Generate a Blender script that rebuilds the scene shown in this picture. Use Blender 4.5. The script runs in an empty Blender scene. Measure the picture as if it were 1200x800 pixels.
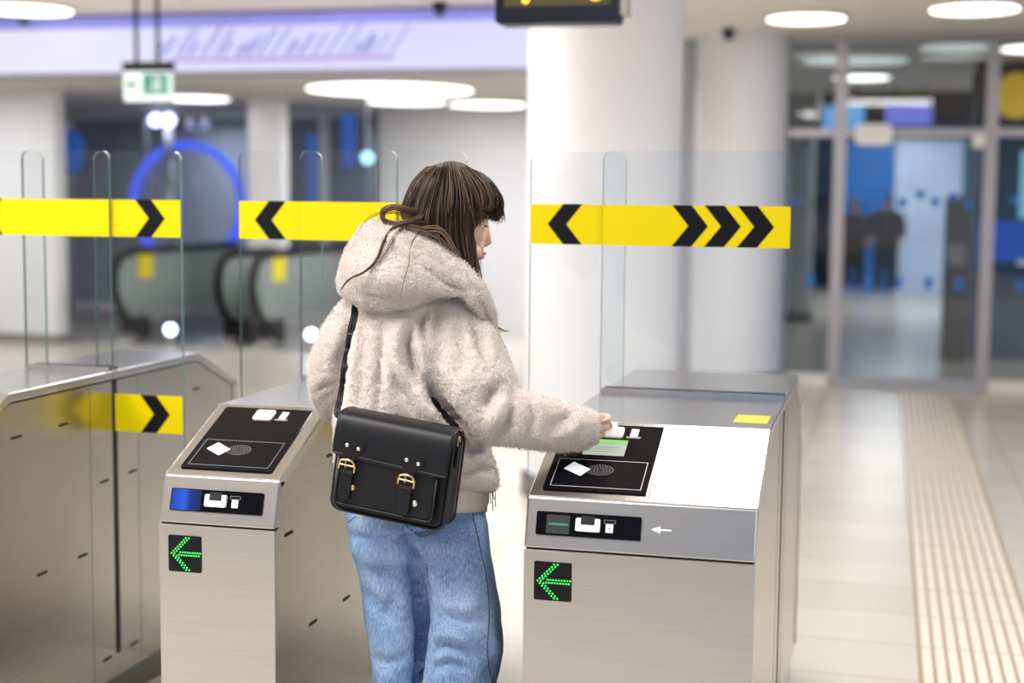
import bpy, math, random
import numpy as np
from mathutils import Vector, noise as mnoise
random.seed(7); rng = np.random.default_rng(7)
S = bpy.context.scene; COL = S.collection
# ------------------------------------------------------------------ camera
F, PIT, YAW, ROL, H = 1716.7, .0969, .249, .0096, 1.55
cR = np.array([math.cos(YAW), math.sin(YAW), 0.])
cF = np.array([-math.sin(YAW)*math.cos(PIT), math.cos(YAW)*math.cos(PIT), -math.sin(PIT)])
cU = np.cross(cR, cF); cO = np.array([0, 0, H])
def ray(px, py):
    a, b = px-600, py-400; c, s = math.cos(ROL), math.sin(ROL)
    return cF + cR*(a*c+b*s)/F - cU*(-a*s+b*c)/F
def P(px, py, d): return cO + ray(px, py)*d          # a point d metres in front of the lens
def onY(px, py, y): r = ray(px, py); return cO + r*y/r[1]
def proj(V):
    q = V-cO; d = q@cF; u = F*(q@cR)/d; v = -F*(q@cU)/d; c, s = math.cos(ROL), math.sin(ROL)
    return 600+u*c-v*s, 400+u*s+v*c, d
cam = bpy.data.cameras.new('camera'); camo = bpy.data.objects.new('camera', cam); COL.objects.link(camo)
cam.sensor_width = 36; cam.lens = F/1200*36; cam.clip_end = 200
from mathutils import Matrix
c, s = math.cos(ROL), math.sin(ROL)
# image right (+px) direction in world: derivative of ray
ir = cR*c + cU*s*1.0; iu = -(cR*s - cU*c)
camo.matrix_world = Matrix(((ir[0], iu[0], -cF[0], 0), (ir[1], iu[1], -cF[1], 0), (ir[2], iu[2], -cF[2], H), (0, 0, 0, 1)))
cam.dof.use_dof = True; cam.dof.focus_distance = 3.33; cam.dof.aperture_fstop = 1.6
S.camera = camo
S.view_settings.view_transform = 'Standard'; S.view_settings.look = 'None'; S.view_settings.exposure = 0.14
S.cycles.use_denoising = True; S.cycles.max_bounces = 10; S.cycles.transparent_max_bounces = 24
S.cycles.caustics_reflective = False; S.cycles.caustics_refractive = False; S.cycles.sample_clamp_indirect = 6

# ------------------------------------------------------------------ materials
MATS = {}
def nt(m): return m.node_tree.nodes, m.node_tree.links
def mat(name, col, rough=.5, metal=0., emit=None, es=0., spec=.5, coat=0., sheen=0., noise=None, bump=None, alpha=None):
    """principled material; noise=(scale, amount, (sx,sy,sz)), bump=(scale, strength, dist, (sx,sy,sz))"""
    if name in MATS: return MATS[name]
    m = bpy.data.materials.new(name); m.use_nodes = True; N, L = nt(m); b = N['Principled BSDF']
    b.inputs['Base Color'].default_value = (*col, 1); b.inputs['Roughness'].default_value = rough
    b.inputs['Metallic'].default_value = metal; b.inputs['Specular IOR Level'].default_value = spec
    b.inputs['Coat Weight'].default_value = coat
    if sheen: b.inputs['Sheen Weight'].default_value = sheen; b.inputs['Sheen Roughness'].default_value = .6
    if emit: b.inputs['Emission Color'].default_value = (*emit, 1); b.inputs['Emission Strength'].default_value = es
    if noise or bump: tc = N.new('ShaderNodeTexCoord')
    def tex(sc, stretch, det=4):
        mp = N.new('ShaderNodeMapping'); mp.inputs['Scale'].default_value = stretch; L.new(tc.outputs['Object'], mp.inputs['Vector'])
        t = N.new('ShaderNodeTexNoise'); t.inputs['Scale'].default_value = sc; t.inputs['Detail'].default_value = det
        L.new(mp.outputs['Vector'], t.inputs['Vector']); return t
    if noise:
        t = tex(noise[0], noise[2]); r = N.new('ShaderNodeMapRange')
        r.inputs['From Min'].default_value = .3; r.inputs['From Max'].default_value = .7
        r.inputs['To Min'].default_value = 1-noise[1]; r.inputs['To Max'].default_value = 1+noise[1]*.6
        L.new(t.outputs['Fac'], r.inputs['Value'])
        mx = N.new('ShaderNodeMix'); mx.data_type = 'RGBA'; mx.blend_type = 'MULTIPLY'; mx.inputs['Factor'].default_value = 1
        mx.inputs[6].default_value = (*col, 1); L.new(r.outputs['Result'], mx.inputs[7]); L.new(mx.outputs[2], b.inputs['Base Color'])
    if bump:
        t = tex(bump[0], bump[3]); bp = N.new('ShaderNodeBump'); bp.inputs['Strength'].default_value = bump[1]; bp.inputs['Distance'].default_value = bump[2]
        L.new(t.outputs['Fac'], bp.inputs['Height']); L.new(bp.outputs['Normal'], b.inputs['Normal'])
    MATS[name] = m; return m
def emis(name, col, st): return mat(name, (.02, .02, .02), .5, emit=col, es=st)
def glassmat(name, tint, gloss=(1, 1, 1), refl=1.0, rough=0.0):
    m = bpy.data.materials.new(name); m.use_nodes = True; N, L = nt(m); N.remove(N['Principled BSDF'])
    tr = N.new('ShaderNodeBsdfTransparent'); tr.inputs['Color'].default_value = (*tint, 1)
    gl = N.new('ShaderNodeBsdfGlossy'); gl.inputs['Roughness'].default_value = rough; gl.inputs['Color'].default_value = (*gloss, 1)
    fr = N.new('ShaderNodeFresnel'); fr.inputs['IOR'].default_value = 1.45
    mu = N.new('ShaderNodeMath'); mu.operation = 'MULTIPLY'; mu.inputs[1].default_value = refl; L.new(fr.outputs['Fac'], mu.inputs[0])
    mx = N.new('ShaderNodeMixShader'); L.new(mu.outputs['Value'], mx.inputs['Fac']); L.new(tr.outputs[0], mx.inputs[1]); L.new(gl.outputs[0], mx.inputs[2])
    L.new(mx.outputs[0], N['Material Output'].inputs['Surface']); MATS[name] = m; return m
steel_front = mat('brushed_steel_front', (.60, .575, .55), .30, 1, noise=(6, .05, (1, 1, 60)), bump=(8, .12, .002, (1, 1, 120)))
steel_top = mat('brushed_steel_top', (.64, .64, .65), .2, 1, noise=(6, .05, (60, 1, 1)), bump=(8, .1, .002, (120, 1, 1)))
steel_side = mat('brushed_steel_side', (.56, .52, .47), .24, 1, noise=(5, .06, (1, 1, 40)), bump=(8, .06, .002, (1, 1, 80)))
steel_dark = mat('dark_steel', (.25, .24, .23), .35, 1)
black_gap = mat('black_gap', (.006, .006, .006), .6)
black_glass = mat('black_glass', (.003, .003, .005), .10, spec=.15)
black_plastic = mat('black_plastic', (.008, .008, .010), .4, spec=.2)
white_plastic = mat('white_plastic', (.82, .82, .80), .35)
print_white = mat('glowing_white_print', (.75, .78, .80), .5, emit=(.8, .85, .9), es=.4)  # added glow makes the printed marks read brighter
print_grey = mat('grey_print', (.20, .20, .21), .5)
led_green = emis('green_led', (.05, .95, .12), 2.0)
screen_blue = mat('blue_screen', (.005, .01, .05), .12, spec=.3); N, L = nt(screen_blue)
_t = N.new('ShaderNodeTexCoord'); _s = N.new('ShaderNodeSeparateXYZ'); L.new(_t.outputs['Generated'], _s.inputs[0]); _r = N.new('ShaderNodeValToRGB'); L.new(_s.outputs['X'], _r.inputs['Fac'])
_e = _r.color_ramp.elements; _e[0].color = (.01, .055, .42, 1); _e[1].color = (.002, .006, .04, 1); _m = _e.new(.45); _m.color = (.025, .12, .70, 1); _m2 = _e.new(.62); _m2.color = (.006, .03, .2, 1)
L.new(_r.outputs['Color'], N['Principled BSDF'].inputs['Emission Color']); N['Principled BSDF'].inputs['Emission Strength'].default_value = .9
screen_grey = mat('grey_screen', (.05, .055, .055), .15)
line_green = emis('green_line', (.03, .5, .25), .6)
disp_head = emis('display_green', (.25, .72, .12), .75)
disp_body = emis('display_pale', (.62, .70, .62), .62)
yellow = mat('warning_yellow', (.84, .67, .0), .45, spec=.2)
chev_black = mat('warning_black', (.006, .007, .010), .5, spec=.15)
glass_clear = glassmat('clear_glass', (.975, .985, .98), refl=.7)
glass_blue_reflection = glassmat('blue_reflection_glass', (.965, .98, .99), (.8, .9, 1), refl=1.2)  # blue reflection put into the glass tint and gloss colour
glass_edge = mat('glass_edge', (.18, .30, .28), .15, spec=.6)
glass_edge_top = mat('glass_edge_lit', (.55, .63, .62), .2)  # paler copy of the edge colour with the light painted in
paint_white = mat('white_paint', (.80, .80, .82), .55, noise=(1.5, .03, (1, 1, 1)))
paint_warm = mat('warm_ceiling_paint', (.88, .81, .72), .7, noise=(1.2, .03, (1, 1, 1)))

# ------------------------------------------------------------------ mesh helpers
class MB:
    def __init__(s): s.v = []; s.f = []; s.mi = []
    def add(s, vs, fs, mi=0):
        o = len(s.v); s.v += [tuple(map(float, p)) for p in vs]
        for k, f in enumerate(fs): s.f.append([o+i for i in f]); s.mi.append(mi if isinstance(mi, int) else mi[k])
        return s
    def box(s, x0, x1, y0, y1, z0, z1, mi=0):
        return s.add([(x, y, z) for z in (z0, z1) for y in (y0, y1) for x in (x0, x1)],
                     [(0, 2, 3, 1), (4, 5, 7, 6), (0, 1, 5, 4), (2, 6, 7, 3), (0, 4, 6, 2), (1, 3, 7, 5)], mi)
    def prism(s, poly, Oo, Ua, Va, Na, t, mi=0, rim=None):
        """polygon in the (Ua,Va) frame at Oo, extruded by t along Na"""
        Oo, Ua, Va, Na = map(lambda q: np.array(q, float), (Oo, Ua, Va, Na)); n = len(poly)
        a = [Oo+Ua*p[0]+Va*p[1] for p in poly]; b = [p+Na*t for p in a]; o = len(s.v)
        s.v += [tuple(p) for p in a+b]; s.f.append([o+i for i in range(n)][::-1]); s.mi.append(mi); s.f.append([o+n+i for i in range(n)]); s.mi.append(mi)
        for i in range(n):
            j = (i+1) % n; s.f.append([o+i, o+j, o+n+j, o+n+i]); s.mi.append(mi if rim is None else rim)
        return s
    def tube(s, pts, r, n=8, closed=False, mi=0, flat=1.0):
        pts = np.array(pts, float); m = len(pts); rs = np.broadcast_to(np.array(r, float), (m,))
        t = np.roll(pts, -1, 0)-np.roll(pts, 1, 0) if closed else np.gradient(pts, axis=0)
        t /= np.linalg.norm(t, axis=1)[:, None]+1e-12
        ref = np.array([0, 0, 1.]) if abs(t[0][2]) < .9 else np.array([1., 0, 0]); x = np.cross(ref, t[0]); x /= np.linalg.norm(x)
        o = len(s.v); an = np.arange(n)*2*np.pi/n
        for i in range(m):
            x = x-t[i]*(x@t[i]); x /= np.linalg.norm(x)+1e-12; y = np.cross(t[i], x)
            for a in an: s.v.append(tuple(pts[i]+(x*math.cos(a)+y*math.sin(a)*flat)*rs[i]))
        for i in range(m if closed else m-1):
            i2 = (i+1) % m
            for j in range(n): k = (j+1) % n; s.f.append([o+i*n+j, o+i*n+k, o+i2*n+k, o+i2*n+j]); s.mi.append(mi)
        if not closed:
            s.f.append([o+j for j in range(n)][::-1]); s.f.append([o+(m-1)*n+j for j in range(n)]); s.mi += [mi, mi]
        return s
    def lathe(s, prof, Oo=(0, 0, 0), n=32, axis=(0, 0, 1), mi=0):
        A = np.array(axis, float); A /= np.linalg.norm(A); X = np.cross(A, (0, 1, 0) if abs(A[1]) < .9 else (1, 0, 0)); X /= np.linalg.norm(X); Y = np.cross(A, X)
        o = len(s.v); Oo = np.array(Oo, float); m = len(prof)
        for r, z in prof:
            for j in range(n): a = 2*math.pi*j/n; s.v.append(tuple(Oo+A*z+(X*math.cos(a)+Y*math.sin(a))*r))
        for i in range(m-1):
            for j in range(n): k = (j+1) % n; s.f.append([o+i*n+j, o+i*n+k, o+(i+1)*n+k, o+(i+1)*n+j]); s.mi.append(mi)
        s.f.append([o+j for j in range(n)][::-1]); s.f.append([o+(m-1)*n+j for j in range(n)]); s.mi += [mi, mi]
        return s
    def loft(s, rings, mi=0):
        n = len(rings[0]); o = len(s.v)
        for r in rings: s.v += [tuple(p) for p in r]
        for i in range(len(rings)-1):
            for j in range(n): k = (j+1) % n; s.f.append([o+i*n+j, o+i*n+k, o+(i+1)*n+k, o+(i+1)*n+j]); s.mi.append(mi)
        s.f.append([o+j for j in range(n)][::-1]); s.f.append([o+(len(rings)-1)*n+j for j in range(n)]); s.mi += [mi, mi]
        return s
    def ball(s, c, r, n=16, mi=0, axes=None):
        r = np.broadcast_to(np.array(r, float), (3,)); A = np.eye(3) if axes is None else np.array(axes, float)
        rg = []
        for i in range(1, n//2):
            a = math.pi*i/(n//2); rg.append([np.array(c)+A.T@(r*np.array((math.sin(a)*math.cos(b), math.sin(a)*math.sin(b), math.cos(a)))) for b in np.arange(n)*2*math.pi/n])
        return s.loft(rg, mi)
    def mesh(s, name):
        m = bpy.data.meshes.new(name); m.from_pydata(s.v, [], s.f); m.update(); return m
WL = {}
def tag(o, label=None, cat=None, group=None, kind=None):
    if label: o['label'] = label
    if cat: o['category'] = cat
    if group: o['group'] = group
    if kind: o['kind'] = kind
    return o
def link(o, parent=None):
    COL.objects.link(o); L = np.zeros(3)
    if parent is not None:
        o.parent = parent
        if o.type != 'EMPTY' and False: pass
    return o
def finish(o, mats, smooth=False, bevel=0, parent=None):
    for m in (mats if isinstance(mats, (list, tuple)) else [mats]): o.data.materials.append(m)
    if smooth:
        o.data.polygons.foreach_set('use_smooth', [True]*len(o.data.polygons))
        if smooth == 'auto':
            try: o.data.set_sharp_from_angle(angle=math.radians(40))
            except Exception: pass
    if bevel:
        b = o.modifiers.new('bevel', 'BEVEL'); b.width = bevel; b.segments = 2; b.limit_method = 'ANGLE'; b.angle_limit = math.radians(40)
    return o
def build(name, mb, mats, parent=None, smooth=False, bevel=0, label=None, cat=None, group=None, kind=None, fix=True):
    """link the collected shapes as ONE mesh object; vertices are given in world space, origin goes to the parent's or the mesh's base"""
    V = np.array(mb.v)
    org = WL[parent.name] if parent is not None else np.array([V[:, 0].mean(), V[:, 1].mean(), V[:, 2].min()])
    mb2 = MB(); mb2.v = [tuple(p) for p in V-org]; mb2.f = mb.f
    me = mb2.mesh(name); me.polygons.foreach_set('material_index', mb.mi)
    if fix:
        import bmesh
        bm = bmesh.new(); bm.from_mesh(me); bmesh.ops.recalc_face_normals(bm, faces=bm.faces); bm.to_mesh(me); bm.free()
    o = bpy.data.objects.new(name, me); COL.objects.link(o); finish(o, mats, smooth, bevel)
    if parent is not None: o.parent = parent
    else: o.location = org
    WL[o.name] = org
    return tag(o, label, cat, group, kind)
def thing(name, loc, label, cat, group=None):
    o = bpy.data.objects.new(name, None); COL.objects.link(o); o.location = loc; o.empty_display_size = .1
    WL[o.name] = np.array(loc, float); return tag(o, label, cat, group)
def rrect(x0, x1, y0, y1, r, n=5):
    p = []
    for cx, cy, a0 in ((x1-r, y1-r, 0), (x0+r, y1-r, 90), (x0+r, y0+r, 180), (x1-r, y0+r, 270)):
        for i in range(n+1): a = math.radians(a0+90*i/n); p.append((cx+r*math.cos(a), cy+r*math.sin(a)))
    return p
def frame_poly(mb, x0, x1, y0, y1, w, O_, U_, V_, N_, t):
    for a in ((x0, x1, y0, y0+w), (x0, x1, y1-w, y1), (x0, x0+w, y0, y1), (x1-w, x1, y0, y1)):
        mb.prism([(a[0], a[2]), (a[1], a[2]), (a[1], a[3]), (a[0], a[3])], O_, U_, V_, N_, t)
X_, Y_, Z_ = np.eye(3)

# ------------------------------------------------------------------ setting
def tile_floor():
    m = bpy.data.materials.new('floor_tiles'); m.use_nodes = True; N, L = nt(m); b = N['Principled BSDF']
    tc = N.new('ShaderNodeTexCoord'); mp = N.new('ShaderNodeMapping'); mp.inputs['Location'].default_value = (-.154, -.03, 0)
    g = N.new('ShaderNodeNewGeometry'); L.new(g.outputs['Position'], mp.inputs['Vector'])
    br = N.new('ShaderNodeTexBrick'); br.offset = 0; br.inputs['Scale'].default_value = 1
    br.inputs['Brick Width'].default_value = .6; br.inputs['Row Height'].default_value = .4; br.inputs['Mortar Size'].default_value = .004
    br.inputs['Color1'].default_value = (.60, .57, .515, 1); br.inputs['Color2'].default_value = (.56, .53, .475, 1); br.inputs['Mortar'].default_value = (.40, .32, .25, 1)
    L.new(mp.outputs['Vector'], br.inputs['Vector'])
    t = N.new('ShaderNodeTexNoise'); t.inputs['Scale'].default_value = 2.2; t.inputs['Detail'].default_value = 6; L.new(g.outputs['Position'], t.inputs['Vector'])
    r = N.new('ShaderNodeMapRange'); r.inputs['To Min'].default_value = .93; r.inputs['To Max'].default_value = 1.07; L.new(t.outputs['Fac'], r.inputs['Value'])
    mx = N.new('ShaderNodeMix'); mx.data_type = 'RGBA'; mx.blend_type = 'MULTIPLY'; mx.inputs['Factor'].default_value = 1
    L.new(br.outputs['Color'], mx.inputs[6]); L.new(r.outputs['Result'], mx.inputs[7]); L.new(mx.outputs[2], b.inputs['Base Color'])
    b.inputs['Roughness'].default_value = .22; b.inputs['Specular IOR Level'].default_value = .45
    return m
floor_m = tile_floor()
mb = MB()
PITX0, PITX1, PITY0, PITY1 = -7.82, -4.9, 15.3, 16.9
for a in ((-14, PITX0, -.7, 30), (PITX1, 9, -.7, 30), (PITX0, PITX1, -.7, PITY0), (PITX0, PITX1, PITY1, 30)): mb.box(*a, -.2, 0)
build('floor', mb, floor_m, kind='structure')
build('ceiling', MB().box(-14, 9, -.7, 10.42, 2.93, 3.1).box(-2.0, 9, 10.42, 30, 2.93, 3.1), paint_warm, kind='structure')
build('ceiling_back', MB().box(-14, -2.0, 10.42, 19.5, 2.62, 2.78), mat('grey_ceiling_paint', (.60, .575, .54), .7), kind='structure').name = 'ceiling_rear'
build('wall_left', MB().box(-14, -8.32, 13.55, 13.75, .1, 2.62), paint_white, kind='structure')
build('baseboard_left', MB().box(-14, -8.325, 13.56, 13.74, 0, .1), mat('grey_skirting', (.25, .23, .22), .5), kind='structure')
build('wall_back', MB().box(-6.02, -1.75, 17.0, 17.2, 0, 2.62), paint_white, kind='structure')
build('wall_divider', MB().box(-1.75, -1.58, 12.75, 28, 0, 2.93), mat('grey_divider_paint', (.45, .46, .50), .6), kind='structure').name = 'wall_middle'
build('wall_far_left', MB().box(-16, -6.02, 19.2, 19.4, 0, 2.62), mat('slate_wall', (.26, .28, .33), .5, noise=(.9, .3, (1, 1, .4))), kind='structure').name = 'wall_rear_left'
build('wall_far_right', MB().box(-1.58, 9, 27.9, 28.1, 0, 2.93), mat('navy_wall', (.03, .07, .17), .5, noise=(1.2, .4, (1, 1, 1))), kind='structure').name = 'wall_rear_right'
# dark glazed partition behind the escalators
wt = bpy.data.objects.new('window_1', None)
COL.objects.link(wt); wt.location = (-8, 17.1, 0); WL['window_1'] = np.array((-8, 17.1, 0.)); tag(wt, kind='structure')
build('glass_pane', MB().box(-12, -6.03, 17.09, 17.11, .05, 2.62), glassmat('smoky_glass', (.74, .78, .85), refl=1.6), wt)
mb = MB()
for x in (-10.3, -9.2, -7.75, -6.06): mb.box(x-.03, x+.03, 17.06, 17.14, 0, 2.62)
mb.box(-12, -6.03, 17.06, 17.14, 0, .06)
build('window_frame', mb, mat('grey_aluminium', (.42, .42, .45), .4, .6), wt)
# bulkhead with the lit band
build('trim_1', MB().box(-14, -2.0, 10.32, 10.5, 2.46, 2.93), mat('bulkhead_grey', (.30, .29, .30), .6), kind='structure')
def lightbox():
    m = bpy.data.materials.new('lightbox_face'); m.use_nodes = True; N, L = nt(m); b = N['Principled BSDF']
    g = N.new('ShaderNodeNewGeometry'); sx = N.new('ShaderNodeSeparateXYZ'); L.new(g.outputs['Position'], sx.inputs[0])
    r = N.new('ShaderNodeMapRange'); r.inputs['From Min'].default_value = -7.2; r.inputs['From Max'].default_value = -4.6; L.new(sx.outputs['X'], r.inputs['Value'])
    cr = N.new('ShaderNodeValToRGB'); e = cr.color_ramp.elements; e[0].color = (.80, .79, .86, 1); e[1].color = (.66, .66, .99, 1)
    e2 = e.new(.5); e2.color = (.74, .73, .95, 1); L.new(r.outputs['Result'], cr.inputs['Fac'])
    L.new(cr.outputs['Color'], b.inputs['Emission Color']); b.inputs['Emission Strength'].default_value = .86; b.inputs['Base Color'].default_value = (.1, .1, .12, 1)
    return m
lb = thing('lightbox_banner', (-5.2, 10.3, 2.48), 'long lavender illuminated banner along the bulkhead with slanted violet lettering and a purple underline', 'sign')
build('lit_face', MB().box(-9.5, -2.05, 10.27, 10.32, 2.49, 2.82), lightbox(), lb)
build('top_stripe', MB().box(-9.5, -2.05, 10.265, 10.315, 2.823, 2.90), mat('violet_stripe', (.15, .15, .5), .5, emit=(.34, .35, .86), es=.55, noise=(1.1, .5, (1, 0, 0))), lb)
mb = MB(); x = -5.45
rs = random.Random(3)
while x < -3.55:
    hgt = rs.choice([.09, .11, .15, .2, .22]); w = rs.uniform(.018, .04)
    mb.prism([(x, 0), (x+w, 0), (x+w+hgt*.75, hgt), (x+hgt*.75, hgt)], (0, 10.262, 2.60), X_, Z_, Y_, .006)
    x += rs.choice([.05, .06, .08, .11])
build('slanted_lettering', mb, emis('violet_lettering', (.40, .38, .84), .75), lb)
build('underline', MB().box(-5.3, -3.52, 10.262, 10.268, 2.557, 2.583), emis('purple_underline', (.50, .32, .72), .75), lb)
# right hand glass wall with sliding doors
GY = 12.64
fm = mat('door_frame_metal', (.42, .40, .42), .4, .7)
wg = bpy.data.objects.new('window_2', None); COL.objects.link(wg); wg.location = (0, GY, 0); WL['window_2'] = np.array((0, GY, 0.)); tag(wg, kind='structure')
gd = glassmat('door_glass', (.86, .89, .90), refl=.9)
mb = MB()
for x in (-.93, -.40, .80, 2.05): mb.box(x-.05, x+.05, GY-.05, GY+.05, 0, 2.93)
mb.box(-.95, 3.4, GY-.04, GY+.04, 2.09, 2.16).box(-.95, 3.4, GY-.04, GY+.04, 2.87, 2.93)
build('window_frame', mb, fm, wg)
build('glass_pane', MB().box(-.88, -.45, GY-.006, GY+.006, .1, 2.09), gd, wg)
build('glass_pane', MB().box(.85, 2.0, GY-.006, GY+.006, .1, 2.09), gd, wg)
build('glass_pane', MB().box(-.88, 3.4, GY-.006, GY+.006, 2.16, 2.87), gd, wg)
build('sill', MB().box(-.93, -.42, GY-.04, GY+.04, 0, .1).box(.84, 3.4, GY-.04, GY+.04, 0, .1), mat('pale_sill', (.72, .71, .68), .5), wg)
d1 = bpy.data.objects.new('door_1', None); COL.objects.link(d1); d1.location = (.2, GY, 0); WL['door_1'] = np.array((.2, GY, 0.)); tag(d1, kind='structure')
build('door_glass', MB().box(-.35, .75, GY-.03, GY-.018, .09, 2.09), gd, d1)
build('bottom_rail', MB().box(-.35, .75, GY-.045, GY-.005, .0, .09), mat('door_rail', (.40, .42, .47), .4, .6), d1)
blue_dot = mat('blue_decal', (.02, .15, .5), .5)
mb = MB(); rs = random.Random(5)
for k in range(12):
    x = -.85+k*.24; 
    if abs(x+.4) < .06 or abs(x-.8) < .06: continue
    mb.prism([(math.cos(a)*.035, math.sin(a)*.06) for a in np.arange(8)*math.pi/4], (x, GY-.036, .89), X_, Z_, Y_, .002)
for k, (x, z) in enumerate([(-.02, 1.61), (.12, 1.55), (.26, 1.62), (.38, 1.56), (.52, 1.6), (.64, 1.54), (-.2, 1.58), (-.75, 1.55), (1.0, 1.58), (1.15, 1.55)]):
    mb.prism([(math.cos(a)*.04, math.sin(a)*.04) for a in np.arange(8)*math.pi/4], (x, GY-.036, z), X_, Z_, Y_, .002)
build('safety_decal', mb, blue_dot, d1)
so = thing('door_sensor', (-.13, GY-.13, 2.05), 'white rounded sensor box over the left end of the sliding glass door', 'sensor')
build('housing', MB().prism(rrect(-.15, .15, 0, .17, .05), (-.13, GY-.16, 2.02), X_, Z_, Y_, .10), white_plastic, so, 'auto')
build('bracket', MB().box(-.18, -.08, GY-.08, GY-.03, 2.09, 2.15), fm, so)
so = thing('door_sensor', (.70, GY-.1, 2.0), 'small white box on the door rail next to the right door post', 'sensor')
build('housing', MB().prism(rrect(-.05, .05, 0, .11, .03), (.70, GY-.12, 2.0), X_, Z_, Y_, .075), white_plastic, so, 'auto')

# columns
def column(cx, cy, r, label, top=2.93, base=None, m=mat('column_paint', (.76, .775, .82), .5), grp=None):
    t = thing('round_column', (cx, cy, 0), label, 'column', grp)
    build('shaft', MB().lathe([(r, .12 if base else 0.0), (r, top)], (cx, cy, 0), 64), m, t, 'auto')
    if base: build('base_ring', MB().lathe([(r+.02, 0), (r+.02, .1), (r, .12)], (cx, cy, 0), 48), base, t, 'auto')
c1 = P(706, 300, 7.72); column(c1[0], c1[1], .402, 'thick white round column just behind the glass gates', base=steel_dark)
c2 = P(865, 300, 12.45); column(c2[0], c2[1], .388, 'white round column at the left end of the glass entrance wall', base=steel_dark)
column(-1.12, 19.4, .2, 'slim pale round column standing inside behind the left glass pane', base=black_plastic, m=mat('pale_column', (.55, .57, .56), .5))
pl = thing('square_pillar', (-6.71, 15.35, 0), 'white square pillar rising behind the escalators', 'pillar')
build('shaft', MB().box(-6.88, -6.47, 15.12, 15.28, .08, 2.62), paint_white, pl); build('base', MB().box(-6.89, -6.46, 15.11, 15.29, 0, .08), steel_dark, pl)

# tactile strip on the floor
ts = thing('tactile_paving', (.36, 6, 0), 'ribbed tactile guide strip running along the floor to the glass doors', 'paving')
build('strip_base', MB().box(.154, .563, -2, 12.4, 0, .003), mat('tactile_base', (.36, .28, .20), .5), ts)
mb = MB()
for k in range(9):
    x = .166+k*.0435
    y = -2
    while y < 12.3: mb.box(x, x+.031, y, min(y+.392, 12.4), .003, .006); y += .4
build('rib', mb, mat('tactile_rib', (.70, .655, .58), .4), ts)['kind'] = 'stuff'

# ------------------------------------------------------------------ ticket gates
YF, YL, YA, YC = 3.0575, 3.09, 3.386, 3.937
ZS, ZL, ZT = .7925, .901, 1.027
YE, YLE, YFE = 2*YC-YA, 2*YC-YL, 2*YC-YF
sl = np.array([0, YA-YL, ZT-ZL]); SLEN = np.linalg.norm(sl); sU = sl/SLEN; sN = np.cross(X_, sU)      # slope frame, normal up and towards the front
fs = np.array([0, YL-YF, ZL-ZS]); FLEN = np.linalg.norm(fs); fU = fs/FLEN; fN = np.cross(X_, fU)
def chevron(mb, x, z, y, right=True, w=.052, tip=.044, h=.11):
    p = [(0, h), (w, h), (w+tip, h/2), (w, 0), (0, 0), (tip, h/2)]
    if not right: p = [(-a, b) for a, b in p]
    mb.prism(p, (x, y, z), X_, Z_, Y_, .0012)
def glass_plate(name, x0, x1, z0, z1, y, parent, gm, r=.022, t=.01, rb=.0):
    p = rrect(x0, x1, z0, z1, r) if rb == 'all' else None
    if p is None:
        p = []
        for cx, a0 in ((x1-r, 0), (x0+r, 90)):
            for i in range(7): a = math.radians(a0+90*i/6); p.append((cx+r*math.cos(a), z1-r+r*math.sin(a)))
        p += [(x0, z0), (x1, z0)]
    mb = MB().prism(p, (0, y-t/2, 0), X_, Z_, Y_, t, 0, rim=1)
    for i, f in enumerate(mb.f):                               # the top edges get a paler colour, painted as if catching the light
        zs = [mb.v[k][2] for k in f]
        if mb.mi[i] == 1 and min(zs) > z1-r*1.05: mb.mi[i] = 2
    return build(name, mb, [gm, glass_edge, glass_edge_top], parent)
def arrow_dots(mb, cx, cz, y):
    pts = set()
    for k in range(8):
        for o in (0, .0078): pts.add((k*.0053+o, k*.0054)); pts.add((k*.0053+o, -k*.0054))
    for k in range(9):
        for z in (-.0034, .0034): pts.add((.0195+k*.0063+(.003 if z > 0 else 0), z))
    for a, b in pts:
        mb.prism([(math.cos(q)*.0019, math.sin(q)*.0019) for q in np.arange(8)*math.pi/4], (cx+a, y, cz+b), X_, Z_, -Y_, .0012)
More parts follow.
